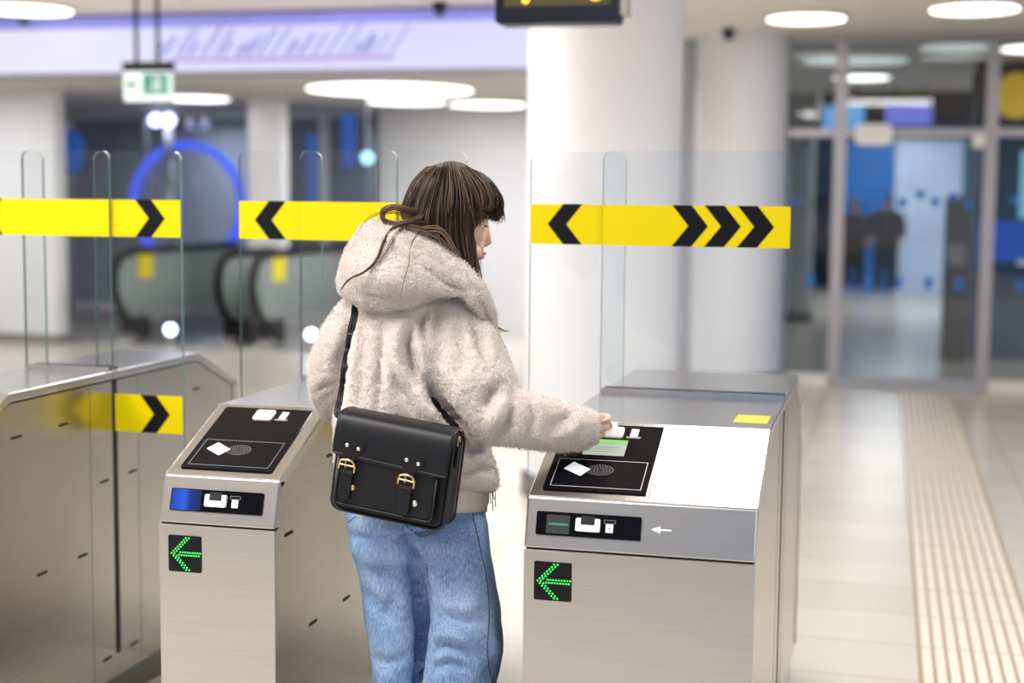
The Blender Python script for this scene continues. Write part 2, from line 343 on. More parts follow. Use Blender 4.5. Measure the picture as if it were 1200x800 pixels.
def gate(x0, x1, label, left=None, right=None, kind='narrow', slots=True):
    t = thing('ticket_gate', ((x0+x1)/2, YC, 0), label, 'ticket gate', 'steel ticket gates in the row')
    e = .005
    prof = [(YF+.012, .09), (YF+.012, ZS-.01), (YL+.012, ZL-.026), (YA+.004, ZT-.03), (YE-.004, ZT-.03), (YLE-.012, ZL-.026), (YFE-.012, ZS-.01), (YFE-.012, .09)]
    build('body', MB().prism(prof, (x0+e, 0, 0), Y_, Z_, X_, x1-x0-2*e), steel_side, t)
    build('plinth', MB().box(x0+.02, x1-.02, YF+.04, YFE-.04, 0, .09), steel_dark, t)
    th = .024
    cap = [(YL, ZL), (YA, ZT), (YE, ZT), (YLE, ZL), (YLE-.006, ZL-th), (YE-.005, ZT-th), (YA+.005, ZT-th), (YL+.006, ZL-th)]
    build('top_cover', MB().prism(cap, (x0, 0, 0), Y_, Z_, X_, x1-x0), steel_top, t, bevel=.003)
    for y0, y1, sg in ((YF, YL, 1), (YFE, YLE, -1)):
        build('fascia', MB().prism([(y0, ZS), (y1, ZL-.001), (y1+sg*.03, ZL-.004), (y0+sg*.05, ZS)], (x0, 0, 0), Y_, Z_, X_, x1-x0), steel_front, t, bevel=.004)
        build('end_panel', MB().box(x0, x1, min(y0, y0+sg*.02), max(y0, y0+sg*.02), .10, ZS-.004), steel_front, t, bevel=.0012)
        build('seam', MB().box(x0+.004, x1-.004, min(y0+sg*.006, y0+sg*.03), max(y0+sg*.006, y0+sg*.03), ZS-.007, ZS+.001), black_gap, t)
    # side seams, slots and door slot on both flanks
    for xs, sg in ((x0+e, -1), (x1-e, 1)):
        def strip(nm, y0, y1, z0, z1, m, d=.0015):
            build(nm, MB().box(min(xs-.002*sg, xs+d*sg), max(xs-.002*sg, xs+d*sg), y0, y1, z0, z1), m, t)
        strip('door_slot', YC-.012, YC+.012, .16, ZT-.026, black_gap)
        for y in (3.795, 2*YC-3.795): strip('panel_seam', y-.0012, y+.0012, .1, ZT-.035, steel_dark, .0006)
        if kind != 'wide' and sg == 1:
            for y, z in ((3.15, .763), (3.421, .905), (3.652, .905), (4.475, .905), (3.87, .702), (4.04, .702), (3.30, .507), (3.53, .507), (3.743, .507), (4.30, .507), (3.87, .16), (4.033, .16)):
                strip('slot', y-.024, y+.024, z-.004, z+.004, black_gap, .001)
    # card reader on the slope
    xa, xb = x0+.027, x0+.027+.232; so = np.array([0, YL, ZL])
    def sp(x0_, x1_, s0, s1, r, m, nm, par, lift, th_=.0015, bevel=0):
        return build(nm, MB().prism(rrect(x0_, x1_, s0*SLEN, s1*SLEN, r), so+sN*lift, X_, sU, sN, th_), m, par)
    rd = sp(xa, xb, .08, .945, .006, black_glass, 'card_reader', t, 0, .003)
    mb = MB(); frame_poly(mb, xa+.014, xb-.014, .125*SLEN, .47*SLEN, .0016, so+sN*.003, X_, sU, sN, .0004)
    build('outline', mb, print_grey if kind == 'narrow' else mat('outline_print', (.5, .5, .5), .5), rd)
    cx, cs = xa+.115, .345*SLEN
    mb = MB()
    for r in (.008, .015, .022, .029):
        for k in range(int(r*1000)):
            a = 2*math.pi*k/int(r*1000)
            mb.prism([(cx+r*math.cos(a)+q[0]*.0011, cs+r*.72*math.sin(a)+q[1]*.0011) for q in ((1, 0), (0, 1), (-1, 0), (0, -1))], so+sN*.003, X_, sU, sN, .0003)
    build('target_rings', mb, mat('ring_print', (.6, .6, .62), .5), rd)
    a = math.radians(-32); rot = lambda u, v: (xa+.062+u*math.cos(a)-v*math.sin(a), .345*SLEN+u*math.sin(a)+v*math.cos(a))
    build('card_icon', MB().prism([rot(u, v) for u, v in rrect(-.025, .025, -.017, .017, .002)], so+sN*.003, X_, sU, sN, .0005), print_white, rd)
    sb = sp(xa+.092, xa+.142, .765, .905, .008, white_plastic, 'ticket_slot', rd, .003, .004)
    sp(xa+.098, xa+.136, .79, .88, .004, mat('cream_slot', (.62, .60, .56), .4), 'slot_mouth', sb, .007, .0006)
    mb = MB(); mb.prism(rrect(xa+.158, xa+.176, .80*SLEN, .90*SLEN, .001), so+sN*.003, X_, sU, sN, .0004)
    build('ticket_icon', mb, print_white, rd); build('ticket_icon_base', MB().prism(rrect(xa+.150, xa+.184, .775*SLEN, .80*SLEN, .001), so+sN*.003, X_, sU, sN, .0004), print_grey, rd)
    if kind == 'wide':
        ds = sp(xa+.062, xa+.158, .535, .74, .001, disp_body, 'display', rd, .003, .0008)
        sp(xa+.062, xa+.158, .685, .74, .0005, disp_head, 'display_header', ds, .0038, .0004)
        mb = MB()
        for k in range(3): mb.prism([(xa+.070, (.575+k*.032)*SLEN), (xa+.146, (.575+k*.032)*SLEN), (xa+.146, (.580+k*.032)*SLEN), (xa+.070, (.580+k*.032)*SLEN)], so+sN*.0038, X_, sU, sN, .0002)
        build('display_lines', mb, emis('display_grey', (.45, .52, .46), .5), ds)
    # fascia panel with screen, ticket slot, icon
    fo = np.array([0, YF, ZS])
    def fp(x0_, x1_, s0, s1, r, m, nm, par, lift, th_=.0015):
        return build(nm, MB().prism(rrect(x0_, x1_, s0*FLEN, s1*FLEN, r), fo+fN*lift, X_, fU, fN, th_), m, par)
    fpn = fp(xa-.003, xb-.003, .26, .715, .004, black_glass, 'ticket_panel', t, 0, .003)
    if kind == 'wide':
        sc = fp(xa+.020, xa+.072, .30, .66, .002, screen_grey, 'screen', fpn, .003, .0008); fp(xa+.026, xa+.068, .46, .50, .0005, line_green, 'screen_line', sc, .0038, .0004)
    else: fp(xa, xa+.075, .275, .70, .002, screen_blue, 'screen', fpn, .003, .0008)
    bz = fp(xa+.086, xa+.140, .37, .625, .004, white_plastic, 'ticket_slot', fpn, .003, .007)
    fp(xa+.098, xa+.128, .50, .67, .002, black_gap, 'slot_mouth', bz, .0095, .001)
    fp(xa+.152, xa+.168, .38, .54, .0008, print_white, 'ticket_icon', fpn, .003, .0005)
    mb = MB(); frame_poly(mb, xa+.147, xa+.173, .55*FLEN, .62*FLEN, .0012, fo+fN*.003, X_, fU, fN, .0004); build('slot_icon', mb, print_grey, fpn)
    fp(xa+.159, xa+.161, .42, .48, .0004, black_plastic, 'icon_mark', fpn, .0036, .0004)
    # led arrow
    ax0 = x0+.024
    ad = build('arrow_display', MB().prism(rrect(ax0, ax0+.084, .678, .764, .004), (0, YF+.001, 0), X_, Z_, -Y_, .0025), black_plastic, t)
    mb = MB(); arrow_dots(mb, ax0+.008, .721, YF-.0015); build('arrow_lights', mb, led_green, ad)
    if kind == 'wide':
        x = x0+.277; zc = .5*FLEN
        build('printed_arrow', MB().prism([(x, zc), (x+.020, zc+.0075), (x+.020, zc+.0015), (x+.044, zc+.0015), (x+.044, zc-.0015), (x+.020, zc-.0015), (x+.020, zc-.0075)], fo, X_, fU, fN, .0006), print_white, t)
        build('reflection_patch', MB().box(x1-.095, x1-.014, 3.47, 3.60, ZT, ZT+.0008), mat('reflection_yellow', (.62, .55, .04), .3), t, label='small yellow reflection painted on the flat steel top')  # flat yellow patch painted in for a reflection on the steel
    # glass on top
    gm = glass_blue_reflection if kind == 'wide' else glass_clear; gtop = 1.68; zb = 1.428
    glass_plate('fixed_glass', x0, x1, ZT-.001, gtop, YC-.016, t, gm)
    rl = MB()
    for y in (YC-.028, YC+.022): rl.box(x0+.006, x1-.004, y-.006, y+.006, ZT-.001, ZT+.012)
    build('glass_rail', rl, steel_top, t)
    bd = build('warning_band', MB().box(x0+.001, x1-.001, YC-.0226, YC-.0212, zb, zb+.109), yellow, t)
    if kind == 'wide':
        for x in (-.557, -.470, -.383): mb = MB(); chevron(mb, x, zb, YC-.0236); build('chevron', mb, chev_black, bd)
    for end, sg in ((left, -1), (right, 1)):
        if end is None: continue
        low = kind != 'wide'
        xi = (x0 if sg < 0 else x1)-sg*.06
        g = glass_plate('sliding_glass', min(end, xi), max(end, xi), .172, gtop-.002, YC, t, gm, rb='all')
        b = build('warning_band', MB().box(min(end, xi)+.001, max(end, xi)-.001, YC-.0066, YC-.0052, zb, zb+.109), yellow, g)
        mb = MB(); chevron(mb, end-sg*.146, zb, YC-.0076, sg > 0); build('chevron', mb, chev_black, b)
        xe = x0 if sg < 0 else x1
        if not low: continue
        b = build('warning_band', MB().box(min(end, xe)+.001, max(end, xe)-.001, YC-.0066, YC-.0052, .845, .958), yellow, g)
        mb = MB(); chevron(mb, end-sg*.138, .845, YC-.0076, sg > 0, h=.113); build('chevron', mb, chev_black, b)
gate(-2.517, -2.2276, 'narrow steel ticket gate at the left edge, showing its long side panel and top', -2.74, -2.0047)
gate(-1.6239, -1.3333, 'narrow steel ticket gate with a blue screen, standing left of the woman', -1.8189, -1.134)
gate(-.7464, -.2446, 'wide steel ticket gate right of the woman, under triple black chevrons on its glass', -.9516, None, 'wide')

# ------------------------------------------------------------------ soft-body helpers
def evaluated(mb, voxel, name='tmp'):
    me = mb.mesh(name); o = bpy.data.objects.new(name, me); COL.objects.link(o)
    import bmesh
    bm = bmesh.new(); bm.from_mesh(me); bmesh.ops.recalc_face_normals(bm, faces=bm.faces); bm.to_mesh(me); bm.free()
    r = o.modifiers.new('r', 'REMESH'); r.mode = 'VOXEL'; r.voxel_size = voxel
    dg = bpy.context.evaluated_depsgraph_get(); out = bpy.data.meshes.new_from_object(o.evaluated_get(dg)); bpy.data.objects.remove(o); bpy.data.meshes.remove(me)
    return out
def getv(me): a = np.empty(len(me.vertices)*3, np.float32); me.vertices.foreach_get('co', a); return a.reshape(-1, 3).astype(float)
def setv(me, V): me.vertices.foreach_set('co', V.astype(np.float32).ravel()); me.update()
def getn(me): a = np.empty(len(me.vertices)*3, np.float32); me.vertex_normals.foreach_get('vector', a); return a.reshape(-1, 3).astype(float)
def smooth(me, it, lam=.6):
    E_ = np.empty(len(me.edges)*2, np.int32); me.edges.foreach_get('vertices', E_); E_ = E_.reshape(-1, 2); V = getv(me); n = len(V)
    deg = np.bincount(E_.ravel(), minlength=n)[:, None].clip(1)
    for _ in range(it):
        A = np.zeros_like(V)
        for k in range(3): A[:, k] = np.bincount(E_[:, 0], V[E_[:, 1], k], n)+np.bincount(E_[:, 1], V[E_[:, 0], k], n)
        V += lam*(A/deg-V)
    setv(me, V)
def crease(me, folds, gain=1.8):
    """push the surface in (amp<0) or out along soft fold lines: (pixel polyline, amp metres, width px)"""
    V = getv(me); Nn = getn(me); px, py, d = proj(V); face = np.clip(-(Nn@cF)*2.2, 0, 1); disp = np.zeros(len(V))
    for pl_, amp, w in folds:
        pl_ = np.array(pl_, float); best = np.full(len(V), 1e9); tt = np.zeros(len(V)); seg = np.linalg.norm(np.diff(pl_, axis=0), axis=1); tot = seg.sum(); acc = 0
        for a, b, l in zip(pl_[:-1], pl_[1:], seg):
            u = b-a; t = np.clip(((px-a[0])*u[0]+(py-a[1])*u[1])/(l*l), 0, 1); q = np.hypot(px-a[0]-t*u[0], py-a[1]-t*u[1]); k = q < best
            best[k] = q[k]; tt[k] = (acc+t[k]*l)/tot; acc += l
        env = np.sin(np.clip(tt, 0.03, .97)*np.pi)**.5
        disp += gain*amp*env*np.exp(-(best/w)**2)
    setv(me, V+Nn*(disp*face)[:, None])
def roughen(me, amp, sc):
    V = getv(me); Nn = getn(me); n = np.array([mnoise.noise(Vector(v*sc)) for v in V]); setv(me, V+Nn*(n*amp)[:, None])
def put(name, me, m, parent, label=None):
    V = getv(me); setv(me, V-WL[parent.name]); me.name = name
    o = bpy.data.objects.new(name, me); COL.objects.link(o); me.materials.clear(); me.materials.append(m)
    me.polygons.foreach_set('use_smooth', [True]*len(me.polygons)); o.parent = parent; WL[o.name] = WL[parent.name]; return tag(o, label)
def ring(y, l, r, d, hd, n=28, ex=2.4, dy=0):
    """a body cross-section seen between pixels l and r at row y (dy: right end lower), depth d +- hd"""
    out = []
    for k in range(n):
        a = 2*math.pi*k/n; ca, sa = math.cos(a), math.sin(a)
        X = math.copysign(abs(ca)**(2/ex), ca); Dd = math.copysign(abs(sa)**(2/ex), sa)
        out.append(P((l+r)/2+(r-l)/2*X, y+dy*X, d-hd*Dd))
    return out
def spline(pts, n):
    pts = np.array(pts, float); m = len(pts); p = np.vstack([2*pts[0]-pts[1], pts, 2*pts[-1]-pts[-2]]); out = []
    for t in np.linspace(0, m-1-1e-6, n):
        i = int(t); f = t-i; a, b, c_, d_ = p[i:i+4]
        out.append(.5*((2*b)+(-a+c_)*f+(2*a-5*b+4*c_-d_)*f*f+(-a+3*b-3*c_+d_)*f**3))
    return np.array(out)
def limb(mb, pts, n=16, seg=24, end=True):
    """pts: (px, py, depth, radius)"""
    q = spline(pts, seg); mb.tube([P(*a[:3]) for a in q], q[:, 3], n)
    for a in (q[0], q[-1])[:2 if end else 1]: mb.ball(P(*a[:3]), a[3]*.98, 14)

# ------------------------------------------------------------------ the woman
fp_ = P(500, 1000, 3.42); W = thing('person', (fp_[0], fp_[1], 0), 'woman in a cream fleece hooded jacket and blue jeans reaching to the wide gate', 'person')
skin = mat('skin', (.66, .40, .30), .5, noise=(40, .06, (1, 1, 1))); skin.node_tree.nodes['Principled BSDF'].inputs['Subsurface Weight'].default_value = .12
skin.node_tree.nodes['Principled BSDF'].inputs['Subsurface Radius'].default_value = (.012, .005, .003)
# head frame: forward is screen right and a little away, pitched down
aw, pd = math.radians(15), math.radians(13)
fh = math.cos(pd)*(math.cos(aw)*cR+math.sin(aw)*np.array([-math.sin(YAW), math.cos(YAW), 0]))-math.sin(pd)*Z_
rh = np.cross(fh, Z_); rh /= np.linalg.norm(rh); uh = np.cross(rh, fh); HC = P(527, 256, 3.40)
AX = np.array([fh, rh, uh])
def hd(f, r, u): return HC+fh*f+rh*r+uh*u
def body_mesh():
    mb = MB()
    mb.ball(hd(-.008, 0, .028), (.094, .074, .086), 24, axes=AX); mb.ball(hd(.025, 0, -.03), (.064, .06, .08), 20, axes=AX)
    mb.ball(hd(.066, 0, -.088), (.024, .028, .02), 14, axes=AX)                                # chin
    for s_ in (-1, 1):
        mb.ball(hd(.046, .039*s_, -.022), (.033, .026, .030), 14, axes=AX)                      # cheeks
        mb.ball(hd(.045, .045*s_, -.066), (.04, .018, .022), 12, axes=AX)
        mb.ball(hd(.073, .03*s_, .024), (.016, .028, .009), 12, axes=AX)                      # brows
        mb.ball(hd(-.008, .076*s_, -.006), (.018, .008, .03), 12, axes=AX)                    # ears
        mb.ball(hd(.088, .0105*s_, -.037), (.008, .0085, .0075), 10, axes=AX); mb.ball(hd(.070, .020*s_, -.030), (.020, .020, .024), 12, axes=AX)                    # nostrils
        mb.ball(hd(.076, .013*s_, -.016), (.018, .014, .030), 12, axes=AX)                    # sides of the nose
        mb.ball(hd(.066, .026*s_, -.050), (.024, .022, .022), 12, axes=AX)
    mb.ball(hd(.078, 0, -.054), (.0165, .026, .020), 14, axes=AX)                              # upper lip and philtrum
    mb.tube([hd(.081, 0, .022), hd(.087, 0, .002), hd(.096, 0, -.018), hd(.1025, 0, -.031), hd(.092, 0, -.040)], [.009, .0085, .0092, .0102, .009], 10)
    mb.ball(hd(.091, 0, -.060), (.011, .021, .0065), 12, axes=AX); mb.ball(hd(.088, 0, -.071), (.011, .018, .0075), 12, axes=AX)
    limb(mb, [(523, 285, 3.41, .054), (508, 330, 3.42, .056), (498, 365, 3.42, .065)])
    mb.loft([ring(350, 440, 540, 3.42, .07), ring(375, 425, 540, 3.43, .075), ring(420, 425, 530, 3.44, .08), ring(480, 428, 530, 3.44, .08), ring(560, 426, 548, 3.43, .085), ring(620, 426, 550, 3.42, .082)])
    limb(mb, [(437, 372, 3.42, .038), (408, 412, 3.435, .030), (392, 450, 3.475, .026), (404, 470, 3.58, .024), (415, 472, 3.66, .022)])
    limb(mb, [(530, 385, 3.39, .05), (550, 430, 3.345, .040), (576, 478, 3.295, .034), (620, 495, 3.298, .032), (665, 503, 3.325, .027), (688, 503, 3.34, .024)])
    limb(mb, [(446, 620, 3.45, .052), (462, 740, 3.455, .044), (466, 800, 3.47, .045), (467, 900, 3.49, .042), (467, 1000, 3.47, .04)])
    limb(mb, [(528, 620, 3.40, .056), (543, 740, 3.375, .046), (538, 800, 3.38, .047), (533, 900, 3.40, .043), (530, 985, 3.40, .04)])
    # right hand: palm, four curled fingers of unequal length, thumb closing on the card
    mb.ball(P(692, 503, 3.352), (.024, .015, .031), 16, axes=AX)
    for y0, xp, dd, r in ((488.5, 712.5, .004, .0076), (497.5, 710.5, .0, .0078), (506.5, 705.5, -.003, .0073), (515, 699.5, -.006, .0063)):
        limb(mb, [(692, y0+1.5, 3.362+dd, r*1.15), (xp-4, y0-1, 3.360+dd, r*1.08), (xp, y0+1, 3.345+dd, r*1.06), (xp-1, y0+3.5, 3.330+dd, r*.95), (xp-7, y0+5.5, 3.322+dd, r*.92), (xp-12, y0+6, 3.326+dd, r*.8)], 12, 22)
    limb(mb, [(688, 492, 3.375, .013), (700, 489, 3.386, .0105), (709, 493, 3.388, .0088), (715, 498, 3.386, .0072)], 10, 14)
    mb2 = evaluated(mb, .0025, 'body'); smooth(mb2, 4, .5)
    V = getv(mb2); q = (V-HC)@AX.T                                                             # eye sockets
    for s_ in (-1, 1):
        e = np.exp(-(((q[:, 1]-.031*s_)/.016)**2+((q[:, 2]-.004)/.010)**2))*(q[:, 0] > .04); V -= np.outer(e*.009, fh)
    setv(mb2, V); return mb2
put('body', body_mesh(), skin, W)
for s_ in (1, -1):
    e = build('eye', MB().ball(hd(.0665, .029*s_, .002), .0115, 14), mat('eye_white', (.75, .72, .7), .2), W, True)
    build('iris', MB().ball(hd(.0745, .029*s_, .001), .0048, 10), mat('iris_brown', (.04, .02, .01), .2), e, True)
    build('eyelid', MB().ball(hd(.0672, .029*s_, .0062), (.0125, .0145, .0085), 14, axes=AX).ball(hd(.0665, .029*s_, -.0075), (.0115, .0135, .0060), 12, axes=AX), skin, W, True)
    mb = MB()
    for k in range(14):
        a = -.012+.024*k/13; b0 = hd(.0785-abs(a)*.35, .029*s_+a*1.05, .0035); mb.tube([b0, b0+fh*.007+uh*-.003+rh*a*.3, b0+fh*.011+uh*-.001+rh*a*.5], [.0008, .0006, .0002], 4)
    build('eyelashes', mb, mat('lash_black', (.008, .006, .005), .5), W)
    build('eyebrow', MB().tube(spline([hd(.089, .012*s_, .022), hd(.088, .028*s_, .028), hd(.074, .048*s_, .024)], 8), [.002, .003, .0032, .003, .0028, .0025, .002, .001], 6), mat('brow_brown', (.03, .018, .012), .7), W)
build('lips', MB().ball(hd(.0935, 0, -.0600), (.0105, .019, .0055), 12, axes=AX).ball(hd(.0905, 0, -.0695), (.0108, .017, .006), 12, axes=AX), mat('lip_rose', (.50, .20, .18), .4), W, True)

# jeans
def denim():
    m = mat('denim', (.13, .22, .40), .8, bump=(900, .35, .001, (1, 1, .35))); N, L = nt(m); b = N['Principled BSDF']
    tc = N.new('ShaderNodeTexCoord'); n1 = N.new('ShaderNodeTexNoise'); n1.inputs['Scale'].default_value = 9; n1.inputs['Detail'].default_value = 5; L.new(tc.outputs['Object'], n1.inputs['Vector'])
    mp = N.new('ShaderNodeMapping'); mp.inputs['Scale'].default_value = (1, 1, .18); L.new(tc.outputs['Object'], mp.inputs['Vector'])
    n2 = N.new('ShaderNodeTexNoise'); n2.inputs['Scale'].default_value = 420; n2.inputs['Detail'].default_value = 3; L.new(mp.outputs[0], n2.inputs['Vector'])
    ad = N.new('ShaderNodeMath'); ad.operation = 'MULTIPLY_ADD'; ad.inputs[1].default_value = .75; L.new(n2.outputs['Fac'], ad.inputs[0])
    m2 = N.new('ShaderNodeMath'); m2.operation = 'MULTIPLY'; m2.inputs[1].default_value = .55; L.new(n1.outputs['Fac'], m2.inputs[0]); L.new(m2.outputs[0], ad.inputs[2])
    cr = N.new('ShaderNodeValToRGB'); e = cr.color_ramp.elements; e[0].position = .42; e[0].color = (.065, .135, .30, 1); e[1].position = .90; e[1].color = (.42, .55, .74, 1)
    x = e.new(.62); x.color = (.17, .285, .495, 1); L.new(ad.outputs[0], cr.inputs['Fac']); L.new(cr.outputs['Color'], b.inputs['Base Color']); return m
mb = MB()
mb.loft([ring(572, 402, 570, 3.42, .125), ring(600, 404, 569, 3.42, .13), ring(625, 408, 572, 3.42, .135), ring(650, 412, 576, 3.42, .125), ring(660, 420, 570, 3.42, .11)])
mb.loft([ring(a, b_, c_, d_, h_) for a, b_, c_, d_, h_ in ((610, 407, 482, 3.46, .10), (640, 411, 486, 3.46, .105), (670, 419, 494, 3.46, .105), (700, 424, 498, 3.455, .10), (740, 429, 501, 3.455, .095), (770, 434, 499, 3.46, .09), (800, 437, 494, 3.47, .088), (850, 438, 498, 3.485, .09), (910, 437, 499, 3.49, .09), (965, 434, 501, 3.49, .092), (1000, 433, 503, 3.49, .094))])
mb.loft([ring(a, b_, c_, d_, h_) for a, b_, c_, d_, h_ in ((610, 472, 571, 3.395, .115), (640, 476, 574, 3.385, .12), (670, 485, 580, 3.38, .115), (700, 492, 585, 3.375, .108), (735, 497, 589, 3.37, .102), (765, 498, 590, 3.37, .098), (785, 497, 586, 3.375, .094), (805, 494, 581, 3.38, .092), (850, 494, 577, 3.395, .09), (910, 494, 575, 3.41, .09), (965, 493, 577, 3.415, .092), (992, 492, 579, 3.415, .094))])
jm = evaluated(mb, .006); smooth(jm, 10)
crease(jm, [([(472, 618), (480, 645), (489, 668), (494, 705), (497, 740), (496, 775), (491, 805)], -.026, 6), ([(470, 630), (500, 622), (520, 612)], -.007, 5), ([(410, 628), (440, 634), (466, 628)], -.008, 5),
            ([(500, 690), (520, 722), (545, 728), (565, 722)], -.010, 7), ([(505, 706), (540, 712), (568, 705)], .006, 9), ([(500, 765), (520, 756), (545, 762), (556, 772)], -.011, 6), ([(510, 745), (535, 744), (556, 752)], .007, 6),
            ([(498, 785), (525, 778), (548, 785)], -.009, 6), ([(585, 772), (577, 786), (568, 796)], -.010, 7), ([(575, 740), (584, 760), (588, 775)], .004, 8), ([(425, 690), (445, 715), (470, 735)], -.006, 7), ([(470, 690), (450, 720), (435, 760)], -.005, 8), ([(430, 770), (455, 778), (485, 765)], -.006, 7),
            ([(500, 650), (530, 640), (560, 655)], .006, 14), ([(425, 655), (450, 650), (470, 662)], .006, 14), ([(490, 668), (510, 660), (535, 668)], -.005, 7), ([(540, 640), (552, 690), (556, 740)], .004, 10), ([(430, 640), (440, 670), (450, 700)], .004, 9)])
roughen(jm, .003, 22); smooth(jm, 1, .4)
jo = put('jeans', jm, denim(), W)
def on_surf(me_obj, px, py, off=.0):
    dg = bpy.context.evaluated_depsgraph_get(); r = Vector(ray(px, py)).normalized(); o = Vector(cO-WL[me_obj.name]); ok, loc, n, _ = me_obj.ray_cast(o, r)
    if not ok: return None, None
    return np.array(loc)+WL[me_obj.name]+np.array(n)*off, np.array(n)
bpy.context.view_layer.update()
thread = mat('pale_thread', (.50, .47, .42), .8); dark_thread = mat('navy_seam', (.035, .07, .17), .8)
seam = spline([(553, 600), (562, 640), (570, 680), (573, 720), (571, 760), (574, 790), (577, 800)], 60)
mb = MB(); mb2 = MB(); prev = None; ok_ = []
for a in seam:
    p, n = on_surf(jo, a[0], a[1], .0012)
    if p is not None: ok_.append(p)
mb = MB().tube(ok_, .0013, 6)
for i in range(0, 58, 2):
    p, n = on_surf(jo, *(seam[i]+(-2.2, 0)), .0012); q, n2 = on_surf(jo, *(seam[i+1]+(-2.2, 0)), .0012)
    if p is not None and q is not None and np.linalg.norm(p-q) < .03: mb.tube([p, q], .0011, 4, mi=1)
build('side_seam', mb, [mat('seam_denim', (.07, .12, .26), .8), thread], jo)
mb = MB()
for pl_ in ([(470, 612), (490, 624), (503, 622), (527, 608)], [(408, 612), (418, 604)], [(478, 617), (492, 628), (506, 625), (527, 613)]):
    q = spline(pl_, 24)
    for i in range(0, 23, 2):
        p, n = on_surf(jo, *q[i], .001); r_, n2 = on_surf(jo, *q[i+1], .001)
        if p is not None and r_ is not None: mb.tube([p, r_], .001, 4)
build('pocket_stitching', mb, dark_thread, jo)
# shoes
for nm, cx, dd in (('shoe', 467, 3.47), ('shoe', 531, 3.41)):
    b0 = P(cx, 1000, dd); mb = MB(); rr = []
    fwd = np.array([.12, .99, 0]); rt = np.array([.99, -.12, 0])
    for y, w, h_ in ((-.085, .02, .05), (-.075, .034, .085), (-.03, .04, .10), (.03, .042, .085), (.09, .046, .062), (.14, .04, .048), (.165, .022, .034)):
        rr.append([np.array([b0[0], b0[1], .022+max(0, h_*(.5+.5*math.sin(a)))*.9])+fwd*y+rt*w*math.cos(a) for a in np.arange(20)*2*math.pi/20])
    sh = build(nm, mb.loft(rr), mat('black_leather_shoe', (.02, .02, .022), .4), W, True)
    so_ = [(fwd*y+rt*x_)[:2] for y, x_ in [(-.09, -.02), (-.06, -.042), (.0, -.042), (.09, -.05), (.15, -.038), (.175, 0), (.15, .038), (.09, .05), (0, .042), (-.06, .042), (-.09, .02)]]
    build('sole', MB().prism([(q[0], q[1]) for q in so_], (b0[0], b0[1], 0), X_, Y_, Z_, .026), mat('rubber_sole', (.05, .05, .05), .7), sh)

# sweater hem below the jacket
mb = MB(); rr = []
for i, y in enumerate(np.linspace(545, 603, 14)):
    R_ = ring(y, 408, 577-(y-545)*.13, 3.418, .142 if y < 595 else .136, 220, dy=(-3 if y > 570 else 0)); c0 = np.mean(R_, 0)
    rr.append([p+(p-c0)/np.linalg.norm(p-c0)*(.0022 if k % 2 else -.0012) for k, p in enumerate(R_)])
mb.loft(rr); build('sweater_hem', mb, mat('cream_knit', (.64, .55, .46), .9, noise=(60, .12, (1, 1, 1))), W, True)

# fleece jacket
def fleece():
    m = bpy.data.materials.new('fleece'); m.use_nodes = True; N, L = nt(m); b = N['Principled BSDF']; b.inputs['Roughness'].default_value = .95
    b.inputs['Specular IOR Level'].default_value = .1; b.inputs['Sheen Weight'].default_value = .35; b.inputs['Sheen Roughness'].default_value = .5
    tc = N.new('ShaderNodeTexCoord'); n1 = N.new('ShaderNodeTexNoise'); n1.inputs['Scale'].default_value = 330; n1.inputs['Detail'].default_value = 2; L.new(tc.outputs['Object'], n1.inputs['Vector'])
    n2 = N.new('ShaderNodeTexNoise'); n2.inputs['Scale'].default_value = 14; n2.inputs['Detail'].default_value = 3; L.new(tc.outputs['Object'], n2.inputs['Vector'])
    a = N.new('ShaderNodeMath'); a.operation = 'MULTIPLY_ADD'; a.inputs[1].default_value = .8; L.new(n1.outputs['Fac'], a.inputs[0])
    a2 = N.new('ShaderNodeMath'); a2.operation = 'MULTIPLY'; a2.inputs[1].default_value = .25; L.new(n2.outputs['Fac'], a2.inputs[0]); L.new(a2.outputs[0], a.inputs[2])
    cr = N.new('ShaderNodeValToRGB'); e = cr.color_ramp.elements; e[0].position = .28; e[0].color = (.46, .39, .365, 1); e[1].position = .62; e[1].color = (.76, .68, .635, 1)
    L.new(a.outputs[0], cr.inputs['Fac']); L.new(cr.outputs['Color'], b.inputs['Base Color'])
    bp = N.new('ShaderNodeBump'); bp.inputs['Strength'].default_value = .9; bp.inputs['Distance'].default_value = .004; L.new(n1.outputs['Fac'], bp.inputs['Height']); L.new(bp.outputs['Normal'], b.inputs['Normal'])
    return m
flm = fleece()
mb = MB()
mb.loft([ring(338, 440, 530, 3.41, .09), ring(352, 418, 545, 3.41, .115), ring(378, 404, 558, 3.41, .135), ring(410, 398, 562, 3.41, .145), ring(450, 394, 564, 3.41, .15), ring(490, 391, 566, 3.41, .155), ring(530, 392, 575, 3.41, .16), ring(556, 394, 583, 3.41, .16), ring(570, 396, 584, 3.41, .157), ring(574, 402, 578, 3.41, .14)])
limb(mb, [(436, 362, 3.41, .062), (407, 392, 3.42, .060), (391, 425, 3.435, .056), (386, 452, 3.465, .050), (394, 470, 3.55, .050), (408, 474, 3.66, .044)], 18, 30)
limb(mb, [(528, 380, 3.37, .088), (548, 415, 3.335, .085), (562, 452, 3.30, .083), (578, 482, 3.285, .073), (602, 489, 3.285, .067), (632, 496, 3.295, .059), (660, 500, 3.313, .056), (680, 502, 3.325, .052), (690, 503, 3.332, .047), (695, 504, 3.336, .038)], 20, 44, False)
jk = evaluated(mb, .0055); smooth(jk, 8)
